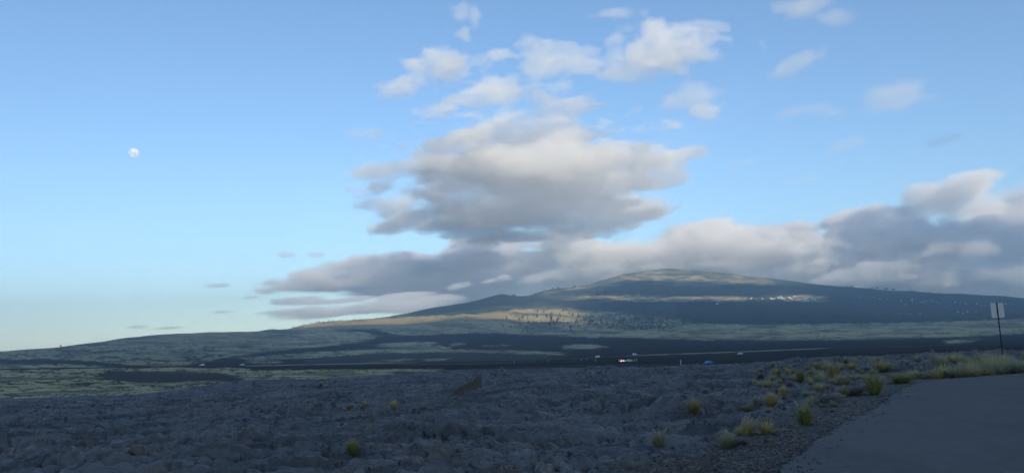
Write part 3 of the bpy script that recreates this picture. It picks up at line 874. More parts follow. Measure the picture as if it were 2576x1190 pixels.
# scattered puffs higher up
cloud('row of three tilted puffs high left of centre', [(1120, 172, 82, 28, 0, 400, 6), (1050, 205, 75, 17, 0, 300, 12), (985, 232, 40, 9, 0, 200, 18), (1190, 160, 30, 12, 0, 200), (1262, 138, 42, 14, 0, 200, -4)],
    11500, 15, dens=0.0020, seed=21, cell=260, amp=1.25, edge=0.5, layer=0.18)
cloud('pair of puffs between the high row and the large cumulus', [(1255, 230, 75, 32, 0, 400, 8), (1180, 250, 60, 17, 0, 300, 12), (1120, 275, 62, 17, 0, 300, 8), (1370, 240, 30, 14, 0, 200, -20), (1200, 290, 90, 12, 100, 300, -4)],
    11800, 15, dens=0.0020, seed=22, cell=260, amp=1.25, edge=0.5, layer=0.18)
cloud('ragged puffs high above the summit', [(1420, 135, 70, 30, 0, 300, -10), (1460, 165, 80, 20, 0, 300, -4), (1530, 152, 45, 18, 0, 250, 8), (1380, 188, 42, 20, 0, 250), (1400, 220, 50, 14, 0, 200), (1345, 165, 40, 12, 0, 200), (1550, 90, 28, 24, 0, 150), (1590, 180, 110, 22, 200, 300)],
    11000, 14, dens=0.0013, seed=23, cell=240, amp=1.4, edge=0.5, layer=0.2)
cloud('bright puff with a curled wisp above it', [(1660, 112, 66, 36, 0, 350), (1700, 148, 80, 30, 100, 350), (1760, 110, 60, 14, 0, 250), (1780, 68, 44, 9, 0, 150, -12), (1640, 75, 24, 18, 0, 150), (1770, 145, 40, 20, 0, 150)],
    11000, 14, dens=0.0019, seed=24, cell=240, amp=1.3, edge=0.5, layer=0.18)
cloud('squarish pale puff right of the large cumulus', [(1735, 245, 66, 26, 0, 300, 6), (1770, 280, 34, 26, 0, 250), (1700, 262, 34, 18, 0, 250)], 11500, 20, dens=0.0014, seed=25, cell=240, amp=1.0, layer=0.12)
cloud('slanting grey puff high on the right', [(2010, 162, 62, 16, 0, 250, 14), (2060, 138, 30, 15, 0, 200, 10), (1920, 112, 16, 22, 0, 120), (1970, 185, 50, 12, 0, 200, 4)], 11000, 20, dens=0.0012, seed=26, cell=240, amp=1.0, layer=0.15)
cloud('grey puff at the top edge of the sky', [(2040, 14, 70, 26, 0, 300, -6), (2100, 40, 50, 16, 0, 250, -4)], 10500, 20, dens=0.0012, seed=27, cell=300, amp=0.6)
cloud('faint thin scraps of cloud scattered on the right', [(2020, 278, 66, 14, 0, 200), (2100, 285, 30, 10, 0, 150), (2260, 240, 90, 32, 0, 250), (2370, 352, 42, 15, 0, 150, 8), (2140, 360, 60, 14, 0, 200, 6), (2010, 452, 50, 8, 0, 200), (1880, 410, 40, 8, 0, 150)],
    12000, 26, dens=0.0009, seed=28, cell=300, amp=0.9)
cloud('faint wisps near the top of the sky', [(1160, 30, 24, 26, 0, 120), (1195, 40, 14, 30, 0, 120), (1560, 30, 60, 10, 0, 150), (1170, 85, 20, 20, 0, 120)], 10500, 20, dens=0.0019, seed=29, cell=200, amp=1.0)
cloud('tiny grey scraps low in the clear left sky', [(716, 643, 26, 8, 0, 120), (797, 641, 22, 6, 0, 120), (540, 718, 28, 5, 0, 150), (632, 748, 22, 5, 0, 120, 6), (350, 822, 24, 3, 0, 150), (420, 825, 40, 3, 0, 200), (550, 785, 30, 4, 0, 150)],
    14500, 20, dens=0.0033, seed=30, cell=240, amp=0.55, flat=0.35)

# ------------------------------------------------------------------ the moon
def moon():
    d = ray(np.array(337.0), np.array(385.5)); d = d / np.linalg.norm(d)
    dist = 150000.0
    r = dist * (11.0 / FOC)
    me = bpy.data.meshes.new('moon'); bm = bmesh.new()
    bmesh.ops.create_icosphere(bm, subdivisions=5, radius=r)
    for f in bm.faces: f.smooth = True
    bm.to_mesh(me); bm.free()
    t = NT('moon_glow')
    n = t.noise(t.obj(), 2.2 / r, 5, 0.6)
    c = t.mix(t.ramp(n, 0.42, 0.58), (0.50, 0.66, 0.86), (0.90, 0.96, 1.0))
    d_ = t.n('ShaderNodeBsdfDiffuse', i_Color=c); e_ = t.n('ShaderNodeEmission', i_Color=c, i_Strength=1.0)  # mostly emission: sunlit brightness and blue airlight put in as glow
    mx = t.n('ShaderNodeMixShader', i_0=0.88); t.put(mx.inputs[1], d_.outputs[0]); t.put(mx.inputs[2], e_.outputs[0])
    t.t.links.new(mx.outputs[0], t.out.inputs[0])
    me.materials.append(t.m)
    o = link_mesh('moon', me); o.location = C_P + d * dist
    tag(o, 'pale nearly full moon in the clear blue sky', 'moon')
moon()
# ------------------------------------------------------------------ the distant highway on its low embankment
def highway():
    xs = np.linspace(-800, 900, 340)
    zg = ground_z(xs, np.full(xs.shape, 900.0))
    k = np.hanning(21); k /= k.sum()
    zt = np.convolve(np.pad(zg, 10, mode='edge'), k, 'valid') + 1.0
    prof = [(-9.0, -2.2, 1), (-5.6, -0.05, 1), (-5.0, 0.0, 0), (5.0, 0.0, 0), (5.6, -0.05, 1), (9.0, -2.2, 1)]
    V = []; F = []; fm = []
    for i, x in enumerate(xs):
        for dy, dz, _ in prof: V.append((x, 900 + dy, zt[i] + dz))
    n = len(prof)
    for i in range(len(xs) - 1):
        for j in range(n - 1):
            F.append((i * n + j, (i + 1) * n + j, (i + 1) * n + j + 1, i * n + j + 1))
            fm.append(0 if j == 2 else 1)
    t = NT('highway_shoulder')
    p = t.pos(); sx = t.n('ShaderNodeSeparateXYZ', i_0=p).outputs[0]
    gr = t.math('ADD', t.ramp(sx, 100, 150), t.math('MULTIPLY', t.ramp(sx, -300, -280), t.ramp(sx, -90, -150)))
    gr = t.math('MULTIPLY', gr, t.ramp(sx, 345, 325))
    c = t.mix(t.math('MULTIPLY', gr, t.ramp(t.noise(p, 0.06, 4), 0.2, 0.5)), (0.022, 0.021, 0.022), (0.25, 0.235, 0.19))
    m2 = t.surf(c, 0.95)
    me = mesh_np('highway', V, F, [M_ASPH, m2], smooth=False, fm=fm)
    tag(link_mesh('highway', me), kind='structure')
    return lambda x: float(np.interp(x, xs, zt))
HZ = highway()

# a faded dash of paint on the car park
def dash():
    a = on_plane(np.array([2274.0, 2302.0, 2303.0, 2273.0]), np.array([990.5, 989.0, 991.0, 992.6]), 0.004)
    me = bpy.data.meshes.new('road_marking')
    me.from_pydata([tuple(v) for v in a], [], [(0, 1, 2, 3)])
    t = NT('faded_paint'); n = t.noise(t.pos(), 9.0, 5, 0.7)
    me.materials.append(t.surf(t.mix(t.ramp(n, .4, .6), (0.12, 0.115, 0.11), (0.30, 0.29, 0.27)), 0.9))
    tag(link_mesh('road_marking', me), kind='structure')
dash()

# ------------------------------------------------------------------ fountain grass
def grass_mat(name, base, mid, tip):
    t = NT(name)
    k = t.attr('along').outputs['Fac']
    n = t.attr('shade').outputs['Fac']
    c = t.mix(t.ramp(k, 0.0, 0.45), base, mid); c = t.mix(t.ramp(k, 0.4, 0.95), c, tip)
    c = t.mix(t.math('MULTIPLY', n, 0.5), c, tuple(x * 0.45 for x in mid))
    b = t.n('ShaderNodeBsdfPrincipled', i_Base_Color=c, i_Roughness=0.75)
    b.inputs['Specular IOR Level'].default_value = 0.2
    tr = t.n('ShaderNodeBsdfTranslucent', i_Color=c)
    mx = t.n('ShaderNodeMixShader', i_0=0.35); t.put(mx.inputs[1], b.outputs[0]); t.put(mx.inputs[2], tr.outputs[0])
    t.t.links.new(mx.outputs[0], t.out.inputs[0])
    return t.m
GM = {
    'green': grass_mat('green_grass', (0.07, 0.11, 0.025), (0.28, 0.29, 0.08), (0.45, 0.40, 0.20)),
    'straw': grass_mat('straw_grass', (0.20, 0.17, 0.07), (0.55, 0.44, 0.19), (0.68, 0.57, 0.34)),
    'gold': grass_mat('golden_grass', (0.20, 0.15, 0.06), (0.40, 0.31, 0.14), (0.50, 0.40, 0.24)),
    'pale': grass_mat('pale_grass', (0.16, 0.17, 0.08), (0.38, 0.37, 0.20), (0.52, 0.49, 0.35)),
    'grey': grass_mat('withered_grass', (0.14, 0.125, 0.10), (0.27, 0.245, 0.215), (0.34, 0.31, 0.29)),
}
def plume_mat():
    t = NT('seed_plume')
    n = t.noise(t.obj(), 60.0, 3)
    return t.surf(t.mix(n, (0.30, 0.27, 0.24), (0.55, 0.50, 0.46)), 0.9, spec=0.1)
M_PLUME = plume_mat()

def blades(rng, n, h, spread, droop, width, lean=0.0, seg=4):
    """arching blades of one clump: vertices, faces, position along the blade, shade"""
    V = []; F = []; K = []; S = []
    for i in range(n):
        a = rng.uniform(0, 2 * math.pi); q = rng.random() ** 0.6
        L = h * rng.uniform(0.35, 1.15); out = spread * q * rng.uniform(0.7, 1.2)
        b0 = 0.18 * spread * rng.random()
        dx, dy = math.cos(a), math.sin(a)
        tx, ty = -dy, dx
        tw = rng.uniform(-0.6, 0.6)
        tx, ty = tx * math.cos(tw) + dx * math.sin(tw), ty * math.cos(tw) + dy * math.sin(tw)
        s0 = len(V); sh = rng.random()
        for j in range(seg + 1):
            u = j / seg
            o = b0 + out * u ** 1.5
            z = L * (u - droop * q * u ** 3)
            w = width * (1 - u) ** 0.7 * 0.5 + 0.0012
            X, Y = dx * o + lean * L * u ** 1.6, dy * o
            V += [(X - tx * w, Y - ty * w, z - 0.03), (X + tx * w, Y + ty * w, z - 0.03)]
            K += [u, u]; S += [sh, sh]
            if j: F.append((s0 + 2 * j - 2, s0 + 2 * j - 1, s0 + 2 * j + 1, s0 + 2 * j))
    return np.array(V), np.array(F), np.array(K), np.array(S)

def foliage_mesh(name, seed, n, h, spread, droop, width, mat, lean=0.0):
    V, F, K, S = blades(np.random.default_rng(seed), n, h, spread, droop, width, lean)
    me = mesh_np(name, V, F, [mat])
    add_attr(me, 'along', K); add_attr(me, 'shade', S)
    return me

def seed_head_mesh(seed):
    """a bent stem ending in a soft bottle-brush plume, 1 m overall, bending towards +x"""
    rng = np.random.default_rng(seed)
    pts = [np.array((0.55 * u ** 2.2, 0.03 * math.sin(3 * u), 0.98 * u - 0.22 * u ** 3)) for u in np.linspace(0, 1, 10)]
    V = []; F = []
    def tube(ring, rad_):
        s0 = len(V)
        for p, r in zip(ring, rad_):
            for k in range(3):
                a = k * 2.094
                V.append((p[0], p[1] + r * math.cos(a), p[2] + r * math.sin(a)))
        for i in range(len(ring) - 1):
            for k in range(3):
                F.append((s0 + i * 3 + k, s0 + i * 3 + (k + 1) % 3, s0 + i * 3 + 3 + (k + 1) % 3, s0 + i * 3 + 3 + k))
    tube(pts, [0.004] * 10)
    for i in range(90):
        u = rng.uniform(0.66, 1.0)
        j = min(8, int(u * 9)); f = u * 9 - j
        p = pts[j] * (1 - f) + pts[j + 1] * f
        a = rng.uniform(0, 2 * math.pi); rr = 0.05 * math.sin(math.pi * min(1, (u - 0.62) / 0.40)) + 0.012
        tang = (pts[j + 1] - pts[j]); tang /= np.linalg.norm(tang)
        q = p + np.array((0, math.cos(a), math.sin(a))) * rr + tang * 0.05
        w = 0.006
        s0 = len(V)
        V += [tuple(p + np.array((0, w, 0))), tuple(p - np.array((0, w, 0))), tuple(q - np.array((0, 0, w))), tuple(q + np.array((0, 0, w)))]
        F.append((s0, s0 + 1, s0 + 2, s0 + 3))
    return mesh_np('seed_head', V, F, [M_PLUME])
SEED = [seed_head_mesh(400 + i) for i in range(3)]

def ug(u, v): return 1622 + .3704 * u, 839.7 + .3704 * v

# big clumps: (u, v of the base, width, height, kind, seed heads, lean, label)
BIG = [
    (335, 548, 125, 115, 'gold', 0, 0.0, 'golden dry grass clump standing alone on the dark lava'),
    (95, 765, 125, 125, 'pale', 7, 0.05, 'small pale green grass clump nearest the middle foreground, on black lava'),
    (560, 775, 145, 130, 'pale', 8, 0.05, 'wide grey green grass clump beside the cinder shoulder in the foreground'),
    (690, 690, 130, 130, 'straw', 14, 0.25, 'grass clump with pale plumes leaning right, behind the wide grey green clump'),
    (1090, 622, 135, 165, 'green', 2, 0.0, 'bright yellow green grass clump at the edge of the cinder shoulder'),
    (860, 485, 125, 105, 'straw', 4, 0.0, 'broad straw yellow grass clump on lava left of the bright green one'),
    (755, 482, 55, 75, 'pale', 0, 0.0, 'small pale clump touching the left of the broad straw one'),
    (945, 432, 70, 85, 'straw', 0, 0.0, 'upright straw clump just behind the broad straw one'),
    (1190, 395, 85, 75, 'straw', 0, 0.0, 'short yellow clump behind the grey fallen plumes'),
    (1105, 420, 110, 48, 'pale', 0, 0.0, 'low flattened pale clump left of the grey fallen plumes'),
    (1060, 335, 75, 95, 'green', 0, 0.0, 'tall narrow yellow green clump in the middle of the lava verge'),
    (1290, 335, 110, 150, 'gold', 3, 0.0, 'tallest olive gold clump in the verge, left of the roadside row'),
    (1175, 250, 75, 48, 'green', 0, 0.0, 'small rounded green clump at the back of the verge'),
    (1560, 415, 150, 155, 'green', 5, 0.1, 'large clump with green base and pale straw top at the bend of the asphalt edge'),
    (1330, 435, 110, 95, 'green', 6, 0.3, 'green clump standing among grey fallen plumes'),
    (1230, 470, 190, 90, 'grey', 16, 0.5, 'grey withered clump with plumes sweeping right, next to the bright green one'),
    (1420, 420, 170, 100, 'grey', 16, 0.6, 'grey purple withered clump with streaming plumes beside the asphalt'),
    (1740, 335, 200, 80, 'green', 0, 0.0, 'low wide yellow green clump along the asphalt edge'),
    (1620, 250, 190, 80, 'straw', 0, 0.0, 'wide straw clump in the row behind the asphalt bend'),
    (915, 292, 46, 60, 'green', 0, 0.0, 'small olive clump with another close on its right, at the back'),
    (970, 285, 46, 60, 'straw', 0, 0.0, 'small straw clump on the right of a small olive one, at the back'),
    (790, 300, 60, 48, 'grey', 0, 0.0, 'small withered clump on lava at the left end of the verge'),
    (752, 275, 34, 36, 'straw', 0, 0.0, 'tiny straw clump at the left end of the verge'),
    (748, 345, 40, 45, 'straw', 0, 0.0, 'tiny straw clump left of the broad straw one, on bare lava'),
    (640, 435, 24, 30, 'pale', 0, 0.0, 'tiny pale tuft alone between the golden clump and the broad straw one'),
]
def xy_size(X, Y, w, h):
    P = drop(X, Y); D = math.hypot(P[0], P[1])
    return P, w * D / FOC, h * D / FOC

def px_foot(P): return np.array([P[0], P[1], P[2] - 0.03])

gseed = 900
def big_clump(X, Y, w, h, kind, heads, lean, label, group=None):
    global gseed
    gseed += 1
    P, W, H = xy_size(X, Y, w, h)
    rng = np.random.default_rng(gseed)
    root = empty('grass_clump', px_foot(P), rng.uniform(0, 0.3))
    tag(root, label, 'grass clump', group)
    n = int(300 + 160 * min(2.0, W / 0.5))
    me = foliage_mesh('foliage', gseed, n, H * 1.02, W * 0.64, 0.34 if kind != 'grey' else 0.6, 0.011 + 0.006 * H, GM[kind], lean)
    link_mesh('foliage', me, root)
    for i in range(heads):
        o = link_mesh('seed_head', SEED[i % 3], root)
        s = H * rng.uniform(0.95, 1.4)
        a = rng.uniform(-1.3, 1.3) if lean > 0.2 else rng.uniform(0, 6.28)
        o.location = (rng.uniform(-.25, .25) * W, rng.uniform(-.25, .25) * W, 0)
        o.rotation_euler = (0, rng.uniform(-0.1, 0.25) + (0.35 if lean > 0.3 else 0), a * (0.5 if lean > 0.3 else 1))
        o.scale = (s * (0.9 if lean > .3 else 0.55), s, s * 0.95)
    return root
for u, v, w, h, kind, heads, lean, label in BIG:
    X, Y = ug(u, v)
    big_clump(X, Y, w * .3704, h * .3704, kind, heads, lean, label, 'grass clumps along the car park verge')

LONE = [
    (888, 1146, 38, 48, 'green', 'pale yellow green grass clump alone low in the foreground lava, left of centre'),
    (992, 1032, 26, 26, 'straw', 'rightmost of three straw tufts in a row on the lava'),
    (920, 1021, 20, 16, 'straw', 'middle of three straw tufts in a row on the lava'),
    (880, 1028, 18, 16, 'gold', 'leftmost of three straw tufts in a row on the lava'),
    (808, 973, 15, 14, 'gold', 'tan tuft where the dark lava meets the pale grass field'),
    (1263, 936, 8, 14, 'pale', 'small whitish tuft on lava just above the slatted board'),
    (1408, 960, 7, 11, 'pale', 'small whitish tuft on lava right of the slatted board'),
    (1500, 990, 8, 6, 'grey', 'tiny grey tuft in the middle of the lava, below the parked cars'),
    (1775, 990, 22, 18, 'grey', 'dull olive tuft behind the lone golden clump'),
]
for X, Y, w, h, kind, label in LONE:
    big_clump(X, Y, w, h, kind, 0, 0.0, label, 'grass tufts on the lava field')

# the thick verge: smaller clumps in a dense row, copies of a few kinds
VERGE = []
for i, (kind, hh) in enumerate((('straw', .55), ('pale', .45), ('straw', .62), ('grey', .45), ('gold', .50), ('green', .42), ('pale', .6))):
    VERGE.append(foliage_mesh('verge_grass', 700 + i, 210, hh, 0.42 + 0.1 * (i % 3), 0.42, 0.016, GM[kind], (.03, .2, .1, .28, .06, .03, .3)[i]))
vr = np.random.default_rng(55)
edge_pts = np.array(LOT_EDGE)
n_v = 0
def verge_clump(x, y, s, m, label, group):
    o = link_mesh('grass_clump', VERGE[m])
    o.location = (x, y, float(ground_z(np.array([x]), np.array([y]))[0]) - 0.02)
    o.rotation_euler = (vr.uniform(-.08, .08), vr.uniform(-.08, .08), vr.uniform(0, 6.28))
    o.scale = (s * vr.uniform(0.8, 1.6), s * vr.uniform(0.8, 1.4), s * vr.uniform(0.65, 1.2))
    tag(o, label, 'grass clump', group)
tries = 0
while n_v < 170 and tries < 9000:
    tries += 1
    X = vr.uniform(2060, 2640) if vr.random() < .75 else vr.uniform(2300, 2640); f = vr.random()
    Y = 884 + (2576 - X) * 0.030 + f * (62 + (2576 - X) * 0.03)
    P = on_plane(np.array(X), np.array(Y), -0.15)
    sdv = float(lot_sd(np.array([P[0]]), np.array([P[1]]))[0])
    if sdv < 0.55 or sdv > 26: continue
    if vr.random() > math.exp(-max(0, sdv - 1.0) / 9.0) + 0.15: continue
    pat = float(fbm(np.array([P[0] / 3.0]), np.array([P[1] / 3.0]), 3, 560)[0])
    if pat < -0.03: continue
    m = int(vr.choice(7, p=[.24, .18, .2, .15, .05, .05, .13]))
    verge_clump(P[0], P[1], vr.uniform(0.7, 1.0) * (1.55 if vr.random() < 0.35 else 1.15) * (1.0 if X > 2300 else 0.62), m, 'dry grass clump in the dense straw coloured row between asphalt and lava, by the sign', 'dense verge grass by the sign')
    n_v += 1
n_s = 0
while n_s < 42:
    X = vr.uniform(1905, 2230); Y = vr.uniform(906, 975)
    if Y > 975 - 0.16 * (X - 1905) + 30: continue
    P = drop(X, Y)
    sdv = float(lot_sd(np.array([P[0]]), np.array([P[1]]))[0])
    if sdv < 0.8: continue
    m = int(vr.choice(7, p=[.26, .2, .12, .2, .08, .04, .10]))
    verge_clump(P[0], P[1], vr.uniform(0.35, 0.75), m, 'small scattered tuft on black lava at the left end of the verge', 'scattered tufts left of the verge')
    n_s += 1
n_k = 0
while n_k < 34:
    X = vr.uniform(1800, 2290); Y = vr.uniform(975, 1120)
    P = on_plane(np.array(X), np.array(Y), -0.05)
    sdv = float(lot_sd(np.array([P[0]]), np.array([P[1]]))[0])
    if sdv < 0.7 or sdv > 3.6: continue
    m = int(vr.choice(7, p=[.10, .26, .08, .34, .05, .05, .12]))
    verge_clump(P[0], P[1], vr.uniform(0.22, 0.6), m, 'low ragged tuft in the scrub along the inner edge of the cinder shoulder', 'low scrub along the cinder shoulder')
    n_k += 1
n_f = 0
for X0, X1, Y0, Y1, nn in ((1735, 1790, 915, 918, 6), (1830, 1915, 913, 917, 10), (2058, 2100, 904, 907, 6), (2105, 2330, 893, 905, 26)):
    for k in range(nn):
        X = X0 + (X1 - X0) * (k + vr.random()) / nn
        Y = Y1 + (Y0 - Y1) * (X - X0) / (X1 - X0) + vr.uniform(-1.0, 1.0)
        P = drop(X, Y, 60 if X < 2000 else 30); D = math.hypot(P[0], P[1])
        verge_clump(P[0], P[1], vr.uniform(2.4, 4.4) * D / FOC / 0.5, int(vr.choice([1, 3, 6, 0])), 'pale tuft in the thin far line of grass at the rim of the lava field', 'far thin line of pale tufts')

# loose cinders and stones on the shoulder
def stones():
    rng = np.random.default_rng(77)
    base = []
    for i in range(4):
        bm = bmesh.new(); bmesh.ops.create_icosphere(bm, subdivisions=1, radius=1.0)
        v = np.array([q.co[:] for q in bm.verts]); f = np.array([[q.index for q in p.verts] for p in bm.faces]); bm.free()
        v = v * (1 + 0.35 * rng.uniform(-1, 1, (len(v), 1))) * np.array((1, .8, .55))
        base.append((v, f))
    VV = []; FF = []; off = 0; sh = []
    n = 0
    while n < 5200:
        X = rng.uniform(1560, 2420); Y = rng.uniform(960, 1200)
        P = on_plane(np.array(X), np.array(Y), -0.03)
        s_ = float(lot_sd(np.array([P[0]]), np.array([P[1]]))[0])
        if s_ < (0.02 if rng.random() < 0.93 else -0.5) or s_ > 2.3 or rng.random() > math.exp(-max(0, s_ - 1.2) / 0.6): continue
        v, f = base[n % 4]
        s = 0.008 + 0.022 * rng.random() ** 3 + (0.05 * rng.random() if rng.random() < 0.02 else 0)
        a = rng.uniform(0, 6.28); c, s2 = math.cos(a), math.sin(a)
        q = v @ np.array(((c, s2, 0), (-s2, c, 0), (0, 0, 1))) * s
        q = q + np.array((P[0], P[1], 0.0))
        VV.append(q); FF.append(f + off); off += len(v); n += 1; sh += [rng.random()] * len(v)
    V = np.concatenate(VV); cen = np.repeat(np.arange(len(VV)), [len(v) for v in VV])
    cx = np.array([v[:, 0].mean() for v in VV]); cyy = np.array([v[:, 1].mean() for v in VV])
    V[:, 2] += (np.where(lot_sd(cx, cyy) < 0.03, 0.004, ground_z(cx, cyy) + 0.004))[cen]
    t = NT('loose_cinder'); k = t.attr('shade').outputs['Fac']
    c = t.mix(k, (0.05, 0.044, 0.042), (0.13, 0.115, 0.105)); c = t.mix(t.ramp(k, 0.90, 0.97), c, (0.26, 0.24, 0.22))
    me = mesh_np('gravel', V, np.concatenate(FF), [t.surf(c, 0.95)], smooth=False)
    add_attr(me, 'shade', np.array(sh))
    tag(link_mesh('gravel', me), kind='stuff')
stones()
# ------------------------------------------------------------------ the sign, seen from behind
def box(bm, c, s, rot=None):
    r = bmesh.ops.create_cube(bm, size=1.0)
    vs = r['verts']
    for v in vs: v.co = Vector((v.co.x * s[0], v.co.y * s[1], v.co.z * s[2]))
    if rot is not None: bmesh.ops.rotate(bm, verts=vs, cent=(0, 0, 0), matrix=rot)
    bmesh.ops.translate(bm, verts=vs, vec=c)
    return vs

def done(bm, name, mats, parent=None, bevel=0.0, smooth=False, loc=None):
    if bevel: bmesh.ops.bevel(bm, geom=list(bm.edges), offset=bevel, segments=2, affect='EDGES', profile=0.6)
    bmesh.ops.recalc_face_normals(bm, faces=bm.faces)
    for f in bm.faces: f.smooth = smooth
    me = bpy.data.meshes.new(name); bm.to_mesh(me); bm.free()
    for m in (mats if isinstance(mats, (list, tuple)) else [mats]): me.materials.append(m)
    o = link_mesh(name, me, parent)
    if loc is not None: o.location = loc
    return o

def sign():
    P = on_plane(np.array(2524.0), np.array(905.0), -0.25); P[2] = float(ground_z(P[:1], P[1:2])[0]); D = math.hypot(P[0], P[1]); k = D / FOC
    az = math.atan2(P[0], P[1])
    H = 128 * k
    root = empty('road_sign', (P[0], P[1], P[2] - 0.05), -az + 0.06)
    root.rotation_euler = (0, rad(-0.4), -az + 0.06)
    tag(root, 'blank grey back of a small rectangular sign on a thin dark post', 'sign')
    m_post = plain('rusted_steel_post', (0.045, 0.040, 0.036), 0.7, 0.4)
    m_back = plain('bare_aluminium', (0.66, 0.68, 0.66), 0.55, 0.0, var=0.06)
    bm = bmesh.new()
    # U-channel post: web and two flanges, with a row of holes suggested by small recessed plates
    box(bm, (0, 0.008, H / 2), (0.055, 0.004, H)); box(bm, (-0.0295, 0.0, H / 2), (0.004, 0.022, H)); box(bm, (0.0295, 0.0, H / 2), (0.004, 0.022, H))
    done(bm, 'post', m_post, root)
    bw, bh = 24 * k, 32 * k
    zc = H - bh / 2 - 1.0 * k
    bm = bmesh.new(); vs = box(bm, (0, 0.018, zc), (bw, 0.004, bh))
    vert = [e for e in bm.edges if abs(e.verts[0].co.y - e.verts[1].co.y) > 0.003]
    bmesh.ops.bevel(bm, geom=vert, offset=0.03, segments=4, affect='EDGES')
    b = done(bm, 'sign_board', m_back, root)
    for dz in (-0.32, 0.32):
        bm = bmesh.new(); bmesh.ops.create_cone(bm, cap_ends=True, segments=6, radius1=0.011, radius2=0.011, depth=0.012, matrix=Matrix.Translation((0, 0.002, zc + dz * bh)) @ Matrix.Rotation(math.pi / 2, 4, 'X'))
        done(bm, 'bolt', m_post, b)
sign()

# ------------------------------------------------------------------ slatted board half buried in the lava
def slatted_board():
    A = drop(1138, 992); D = math.hypot(A[0], A[1]); k = D / FOC
    az = math.atan2(A[0], A[1])
    root = empty('slatted_board', A, -az + 0.12)
    tag(root, 'weathered brown board with a ragged row of upright slats, half buried in lava', 'board')
    t = NT('weathered_wood'); n = t.noise(t.scaled(t.obj(), (2, 14, 14)), 3.0, 6, .75)
    m = t.surf(t.mix(n, (0.070, 0.061, 0.056), (0.20, 0.178, 0.163)), 0.95, t.bump(n, 0.05, 0.8))
    L = 74 * k
    rng = np.random.default_rng(5)
    # lower and upper outline of the plank, in units of the photograph above the left foot
    us = np.linspace(0, 1, 26)
    lo = np.interp(us, [0, .4, .75, 1], [-4, 0, 8, 12]) + rng.uniform(-.6, .6, 26)
    hi = np.interp(us, [0, .25, .5, .76, .80, .97, 1], [4, 12, 21, 30, 37, 42, 41]) + rng.uniform(-1.1, 1.1, 26)
    bm = bmesh.new()
    R = [[bm.verts.new((u * L + rng.uniform(-.01, .01), -0.05 + rng.uniform(-.015, .015), (a + (b - a) * q) * k)) for q in (0, .33, .66, 1)] + [bm.verts.new((u * L, 0.06, (a + (b - a) * q) * k)) for q in (1, 0)] for u, a, b in zip(us, lo, hi)]
    for p_, q_ in zip(R[:-1], R[1:]):
        for i in range(6): bm.faces.new((p_[i], p_[(i + 1) % 6], q_[(i + 1) % 6], q_[i]))
    bm.faces.new(R[0][::-1]); bm.faces.new(R[-1])
    done(bm, 'board', m, root)
    for i in range(10):
        u = 0.10 + i * 0.068
        z = float(np.interp(u, us, hi)) * k
        h = (6 + 6 * u + rng.uniform(-2, 3)) * k
        bm = bmesh.new(); box(bm, (u * L, -0.075, z + h * .22), (1.9 * k, 0.05, h), Matrix.Rotation(0.16 + rng.uniform(-.12, .12), 3, 'Y'))
        done(bm, 'slat', m, root, bevel=0.006)
slatted_board()

# ------------------------------------------------------------------ vehicles
M_TYRE = plain('tyre_rubber', (0.025, 0.025, 0.026), 0.9)
M_GLASS = plain('tinted_glass', (0.03, 0.035, 0.04), 0.12, spec=0.6)
def lamp_mat(name, col, s):
    t = NT(name); e = t.n('ShaderNodeEmission', i_Color=col, i_Strength=s); t.t.links.new(e.outputs[0], t.out.inputs[0]); return t.m
M_TAIL = lamp_mat('lit_tail_lamp', (1.0, 0.30, 0.34), 9.0)
M_WHITE = plain('white_paint', (0.80, 0.80, 0.80), 0.3, var=0.03)
M_SILVER = plain('silver_paint', (0.50, 0.52, 0.53), 0.3, 0.3, var=0.03)
M_BLUE = plain('blue_paint', (0.05, 0.20, 0.55), 0.3, var=0.05)
PROF = {
    'car': ([(-2.2, .32), (-2.25, .75), (-1.75, .95), (-0.95, 1.02), (0.9, 1.05), (2.0, .98), (2.25, .85), (2.25, .35)], [(-1.15, 1.0), (-0.35, 1.45), (0.95, 1.48), (1.75, 1.02)]),
    'van': ([(-2.5, .38), (-2.55, .95), (-1.9, 1.22), (2.5, 1.25), (2.55, .4)], [(-1.95, 1.2), (-1.2, 2.0), (2.4, 2.05), (2.5, 1.22)]),
    'pickup': ([(-2.6, .45), (-2.65, .95), (-1.9, 1.12), (2.6, 1.12), (2.65, .5)], [(-1.35, 1.1), (-0.7, 1.72), (0.6, 1.74), (0.85, 1.1)]),
}
